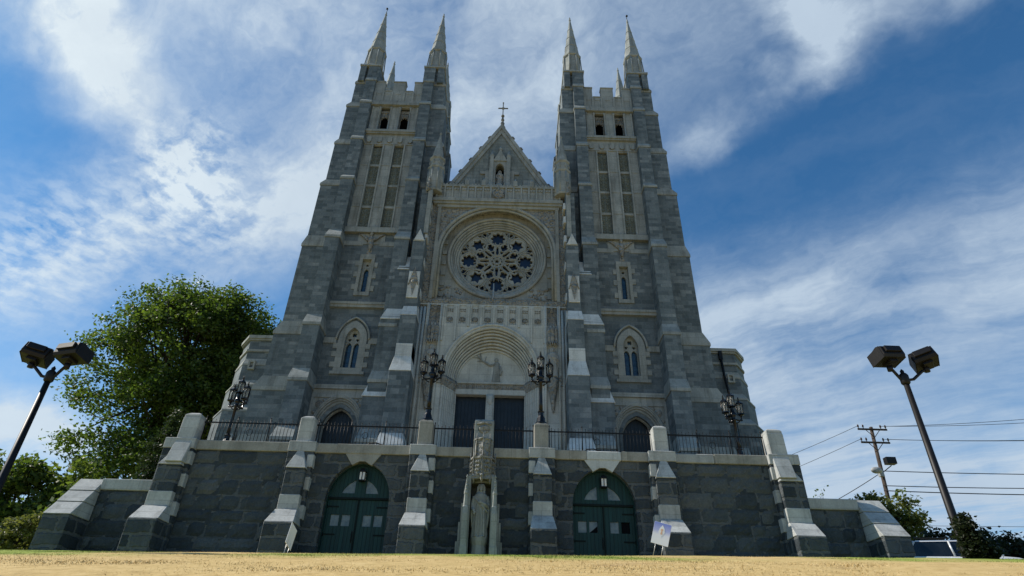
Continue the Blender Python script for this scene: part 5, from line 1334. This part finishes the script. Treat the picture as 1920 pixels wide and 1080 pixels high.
wire(uz(18.65, .75), (75, 47, 23.6), 1.2, .022, 'lower of the two wires leaving the top crossarm to the right')
wire(uz(17.5, 1.12), (75, 46, 19.9), .9, .025, 'darker wire leaving the second crossarm to the right')
wire(uz(17.5, .72), (75, 49, 21.0), .9, .018, 'fainter wire leaving the second crossarm to the right')
wire((31.9, 49.85, 15.1), (75, 46, 15.6), .5, .035, 'thick single cable leaving mid pole to the right')
wire((31.75, 49.85, 13.9), (75, 46, 15.0), .6, .035, 'upper of two thick cables leaving low on the pole to the right')
wire((31.7, 49.85, 13.5), (75, 46, 14.2), .6, .04, 'lower of two thick cables leaving low on the pole to the right')
wire((32, 60, 13.0), (90, 58, 14.4), .4, .02, 'faint wire beyond the pole, higher of two near the horizon')
wire((32, 60, 12.4), (90, 58, 12.6), .4, .02, 'faint wire beyond the pole, lower of two near the horizon')
wire(uz(18.65, -1.15), (12, 85, 19.0), 1.2, .02, 'wire leaving the top crossarm to the left behind the church')
wire(uz(17.5, -1.12), (12, 85, 17.0), 1.2, .02, 'wire leaving the second crossarm to the left behind the church')
wire((31.8, 49.9, 14.9), (20, 62, 10.6), .8, .03, 'thick cable dropping from mid pole to the left behind the wall')

# ------------------------------------------------------------------ parked car
def car(loc, rz):
    t = thing('parked_car', 'silver car parked on the driveway beyond the right end of the wall', 'car', loc); t.rotation_euler = (0, 0, R(rz)); x, y, z = loc
    secs = [(-2.25, .72, .30, .95), (-2.15, .80, .25, 1.02), (-1.3, .88, .22, 1.0), (0, .90, .22, .98), (.95, .90, .22, 1.0), (1.6, .88, .25, .94), (2.1, .80, .28, .82), (2.28, .66, .35, .66)]
    b = MB(); ring_ = []
    for sx_, w, z0, z1 in secs: ring_.append([(x+sx_, y-w*.9, z+z0), (x+sx_, y-w, z+z0+.15), (x+sx_, y-w, z+z1-.22), (x+sx_, y-w*.9, z+z1-.04), (x+sx_, y-w*.6, z+z1), (x+sx_, y+w*.6, z+z1), (x+sx_, y+w*.9, z+z1-.04), (x+sx_, y+w, z+z1-.22), (x+sx_, y+w, z+z0+.15), (x+sx_, y+w*.9, z+z0)])
    n = 10; vv_ = [q for r in ring_ for q in r]; ff = [(i*n+k, (i+1)*n+k, (i+1)*n+(k+1) % n, i*n+(k+1) % n) for i in range(len(secs)-1) for k in range(n)]+[tuple(range(n)), tuple(range((len(secs)-1)*n, len(secs)*n))[::-1]]
    b.add(vv_, ff, True); bo2 = link('body', b, M['silver'], t); fix(bo2)
    g_ = MB(); g_.add([(x-2.0, y-.74, z+.97), (x+1.15, y-.74, z+.97), (x+.25, y-.60, z+1.50), (x-1.55, y-.60, z+1.50), (x-2.0, y+.74, z+.97), (x+1.15, y+.74, z+.97), (x+.25, y+.60, z+1.50), (x-1.55, y+.60, z+1.50)], [(0, 1, 2, 3), (7, 6, 5, 4), (1, 5, 6, 2), (0, 3, 7, 4)]); link('window_glass', g_, M['carglass'], t)
    r_o = MB(); r_o.frus((x-1.62, x+.32, y-.62, y+.62), z+1.495, (x-1.45, x+.15, y-.52, y+.52), z+1.56)
    for s in (-1, 1):
        r_o.tube([(x+1.18, y+s*.74, z+.97), (x+.28, y+s*.61, z+1.5)], .04, 6); r_o.tube([(x-2.02, y+s*.74, z+.97), (x-1.58, y+s*.61, z+1.5)], .05, 6); r_o.tube([(x-.4, y+s*.755, z+.97), (x-.42, y+s*.62, z+1.5)], .035, 6)
    link('roof', r_o, M['silver'], t)
    for s in (-1, 1):
        rk = MB(); rk.tube([(x-1.5, y+s*.55, z+1.58), (x-1.45, y+s*.55, z+1.63), (x+.05, y+s*.55, z+1.63), (x+.1, y+s*.55, z+1.57)], .02, 6); link('roof_rail', rk, M['iron'], t)
        mi = MB(); mi.ball((x+.72, y+s*.95, z+1.02), (.09, .1, .07)); link('mirror', mi, M['silver'], t)
        hl_ = MB(); hl_.ball((x+2.12, y+s*.62, z+.66), (.12, .16, .09)); link('headlight', hl_, M['pane'], t)
        for wx in (-1.4, 1.4):
            w_ = MB(); w_.lathe([(.2, -.1), (.32, -.1), (.33, -.05), (.33, .05), (.32, .1), (.2, .1)], (x+wx, y+s*.82, z+.33), 20, axis='y'); wo = link('wheel', w_, M['tyre'], t); ri = MB(); ri.lathe([(0, -.08), (.2, -.09), (.21, .09), (0, .08)], (x+wx, y+s*.82, z+.33), 12, axis='y'); link('rim', ri, M['steel'], wo)
car((17.9, 24.2, gz(17.9, 24.2)+.12), -12)

# ------------------------------------------------------------------ trees and shrubs
def leaves(name, parent, blobs, nclump, nleaf, size, mat, spread=.45, seed=1, shell=.5):
    rg = np.random.default_rng(seed)
    wts = np.array([b[3]*b[4]*b[5] for b in blobs]); idx = rg.choice(len(blobs), nclump, p=wts/wts.sum())
    d = rg.normal(size=(nclump, 3)); d /= np.linalg.norm(d, axis=1)[:, None]; rr = (shell+(1-shell)*rg.random(nclump))**.6
    B = np.array(blobs); cen = B[idx, :3]+d*B[idx, 3:6]*rr[:, None]*(1+.12*rg.normal(size=(nclump, 1)))
    k = np.repeat(np.arange(nclump), nleaf); n = len(k)
    off = rg.normal(size=(n, 3))*spread*np.array([1, 1, .55]); P = cen[k]+off
    a = rg.normal(size=(n, 3)); a[:, 2] *= .6; a /= np.linalg.norm(a, axis=1)[:, None]
    nrm = rg.normal(size=(n, 3)); nrm[:, 2] += .9; b = np.cross(nrm, a); b /= np.linalg.norm(b, axis=1)[:, None]+1e-9
    s = size*(.6+.8*rg.random(n))[:, None]
    v = np.empty((n, 4, 3)); v[:, 0] = P-a*s; v[:, 1] = P+b*s*.6-a*s*.1; v[:, 2] = P+a*s; v[:, 3] = P-b*s*.6-a*s*.1
    v[:, 1, 2] -= size*.15; v[:, 3, 2] -= size*.15
    v -= np.array(ORG[parent.name])
    me = bpy.data.meshes.new(name); me.vertices.add(4*n); me.vertices.foreach_set('co', v.ravel()); me.loops.add(4*n); me.loops.foreach_set('vertex_index', np.arange(4*n, dtype=np.int32))
    me.polygons.add(n); me.polygons.foreach_set('loop_start', np.arange(0, 4*n, 4, dtype=np.int32)); me.polygons.foreach_set('loop_total', np.full(n, 4, np.int32)); me.update(); me.validate()
    me.materials.append(mat); o = bpy.data.objects.new(name, me); COL.objects.link(o); o.parent = parent; ORG[o.name] = ORG[parent.name]
    return cen
def tree(name, label, cat, base, trunk_top, tr, blobs, nclump, nleaf, size, mat, spread=.45, seed=1, limbs=26, shell=.5, group=None, bark=None):
    t = thing(name, label, cat, base, group); cen = leaves('crown', t, blobs, nclump, nleaf, size, mat, spread, seed, shell)
    b = MB(); bs = Vector(base); tt = Vector(trunk_top); rg = random.Random(seed)
    mid = bs.lerp(tt, .5)+Vector((rg.uniform(-.2, .2), rg.uniform(-.2, .2), 0)); b.tube([tuple(bs), tuple(mid), tuple(tt)], [tr, tr*.8, tr*.45], 9)
    step = max(1, len(cen)//max(1, limbs))
    for c in cen[::step][:limbs]:
        c = Vector(c); h = rg.uniform(.35, 1); s = bs.lerp(tt, h); k1 = s.lerp(c, .35)+Vector((0, 0, (c-s).length*.12)); k2 = s.lerp(c, .7)+Vector((0, 0, (c-s).length*.08))
        b.tube([tuple(s), tuple(k1), tuple(k2), tuple(c)], [tr*.32, tr*.2, tr*.11, tr*.04], 6)
    link('trunk', b, bark or M['bark'], t); return t
tree('maple_tree', 'large spreading green maple behind the left side of the church', 'tree', (-24.3, 45, 2.6), (-24.9, 45, 21), .55,
     [(-25.2, 45, 22.0, 5.4, 5.5, 4.6), (-26.6, 45, 25.0, 3.2, 4, 2.6), (-22.8, 45, 25.0, 2.6, 4, 2.1), (-20.9, 45.5, 23.4, 2.3, 3.6, 3.0), (-30.0, 44.5, 20.6, 1.9, 3.2, 2.4), (-30.2, 44, 17.3, 1.7, 3, 1.1), (-24, 45, 17.2, 4.4, 5, 3.0), (-27.9, 43.5, 13.2, 2.8, 3.2, 1.5), (-25.0, 43, 12.4, 3.0, 3.2, 2.2), (-20.5, 46, 18, 2.3, 4, 4)],
     860, 100, .135, M['maple'], .50, 4, 80, .55)
tree('arborvitae', 'narrow dark columnar evergreen beside the left end pier', 'tree', (-17.0, 32, 2.9), (-17.0, 32, 11.2), .12,
     [(-17.0, 32, 6.5, 1.15, 1.15, 3.6), (-17.0, 32, 9.4, .75, .75, 2.1), (-17.0, 32, 11.0, .38, .38, 1.1)], 260, 70, .075, M['cedar'], .16, 8, 8, .6)
hedge_specs = [(-30.9, 38, 8.6, 1.8, 2.6, 21), (-28.3, 38, 8.7, 1.7, 2.7, 22), (-26.0, 38.5, 8.3, 1.4, 2.3, 23), (-23.9, 37, 6.4, 1.5, 2.3, 24), (-34, 40, 8.4, 2.2, 3.2, 25)]
hl_lab = ['leafy green tree at the left picture edge, behind the pole foot', 'bushy green tree just right of the left floodlight pole, with pale top', 'leafy bush between the bushy tree and the maple boughs', 'leafy bush touching the left wing wall top', 'far leafy tree at the outermost left']
for (x, y, z, rx, rz_, sd), lab in zip(hedge_specs, hl_lab):
    tree('broadleaf_tree', lab, 'tree', (x, y, 2), (x, y, z), .16, [(x, y, z-.5, rx, rx, rz_), (x+.5, y-.4, z+1.2, rx*.6, rx*.6, rz_*.55), (x-.8, y, z-2.5, rx*.9, rx*.9, 2.4)], 130, 60, .16, M['bush'], .38, sd, 10, .5, 'trees behind the left end of the wall')
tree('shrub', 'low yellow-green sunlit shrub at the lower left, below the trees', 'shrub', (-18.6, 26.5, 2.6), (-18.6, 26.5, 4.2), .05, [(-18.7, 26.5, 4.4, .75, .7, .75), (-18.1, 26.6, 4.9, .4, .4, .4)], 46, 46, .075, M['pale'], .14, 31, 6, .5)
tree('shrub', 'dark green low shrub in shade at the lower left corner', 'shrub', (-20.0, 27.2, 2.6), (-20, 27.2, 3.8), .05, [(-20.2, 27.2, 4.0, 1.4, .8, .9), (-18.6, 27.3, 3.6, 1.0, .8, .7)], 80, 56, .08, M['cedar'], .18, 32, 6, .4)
tree('young_tree', 'thin yellow-green young tree behind the right wing wall', 'tree', (25.6, 40, 2.4), (25.9, 40, 9.2), .13, [(25.6, 40, 8.4, 1.5, 1.3, 1.9), (24.6, 40, 9.7, 1.3, 1.0, .9), (26.7, 40, 9.4, .8, .8, 1.4), (26.9, 40, 7.2, .9, .9, 1.0)], 110, 34, .13, M['pale'], .28, 41, 40, .3)
tree('bare_tree', 'thin sparsely leaved tree beside the utility pole, past the young tree', 'tree', (28.4, 43, 2.4), (28.6, 43, 9.8), .10, [(28.5, 43, 8.6, 1.4, 1.2, 2.4), (28.6, 43, 11.2, .5, .5, .9)], 60, 12, .12, M['bush'], .25, 42, 40, .2)
tree('bare_tree', 'leafless twiggy treetop showing above the right wing wall', 'tree', (24.4, 46, 2.4), (24.6, 46, 10.4), .10, [(24.4, 46, 11.2, 1.6, 1.2, 1.6)], 40, 2, .1, M['bush'], .25, 43, 38, .2)
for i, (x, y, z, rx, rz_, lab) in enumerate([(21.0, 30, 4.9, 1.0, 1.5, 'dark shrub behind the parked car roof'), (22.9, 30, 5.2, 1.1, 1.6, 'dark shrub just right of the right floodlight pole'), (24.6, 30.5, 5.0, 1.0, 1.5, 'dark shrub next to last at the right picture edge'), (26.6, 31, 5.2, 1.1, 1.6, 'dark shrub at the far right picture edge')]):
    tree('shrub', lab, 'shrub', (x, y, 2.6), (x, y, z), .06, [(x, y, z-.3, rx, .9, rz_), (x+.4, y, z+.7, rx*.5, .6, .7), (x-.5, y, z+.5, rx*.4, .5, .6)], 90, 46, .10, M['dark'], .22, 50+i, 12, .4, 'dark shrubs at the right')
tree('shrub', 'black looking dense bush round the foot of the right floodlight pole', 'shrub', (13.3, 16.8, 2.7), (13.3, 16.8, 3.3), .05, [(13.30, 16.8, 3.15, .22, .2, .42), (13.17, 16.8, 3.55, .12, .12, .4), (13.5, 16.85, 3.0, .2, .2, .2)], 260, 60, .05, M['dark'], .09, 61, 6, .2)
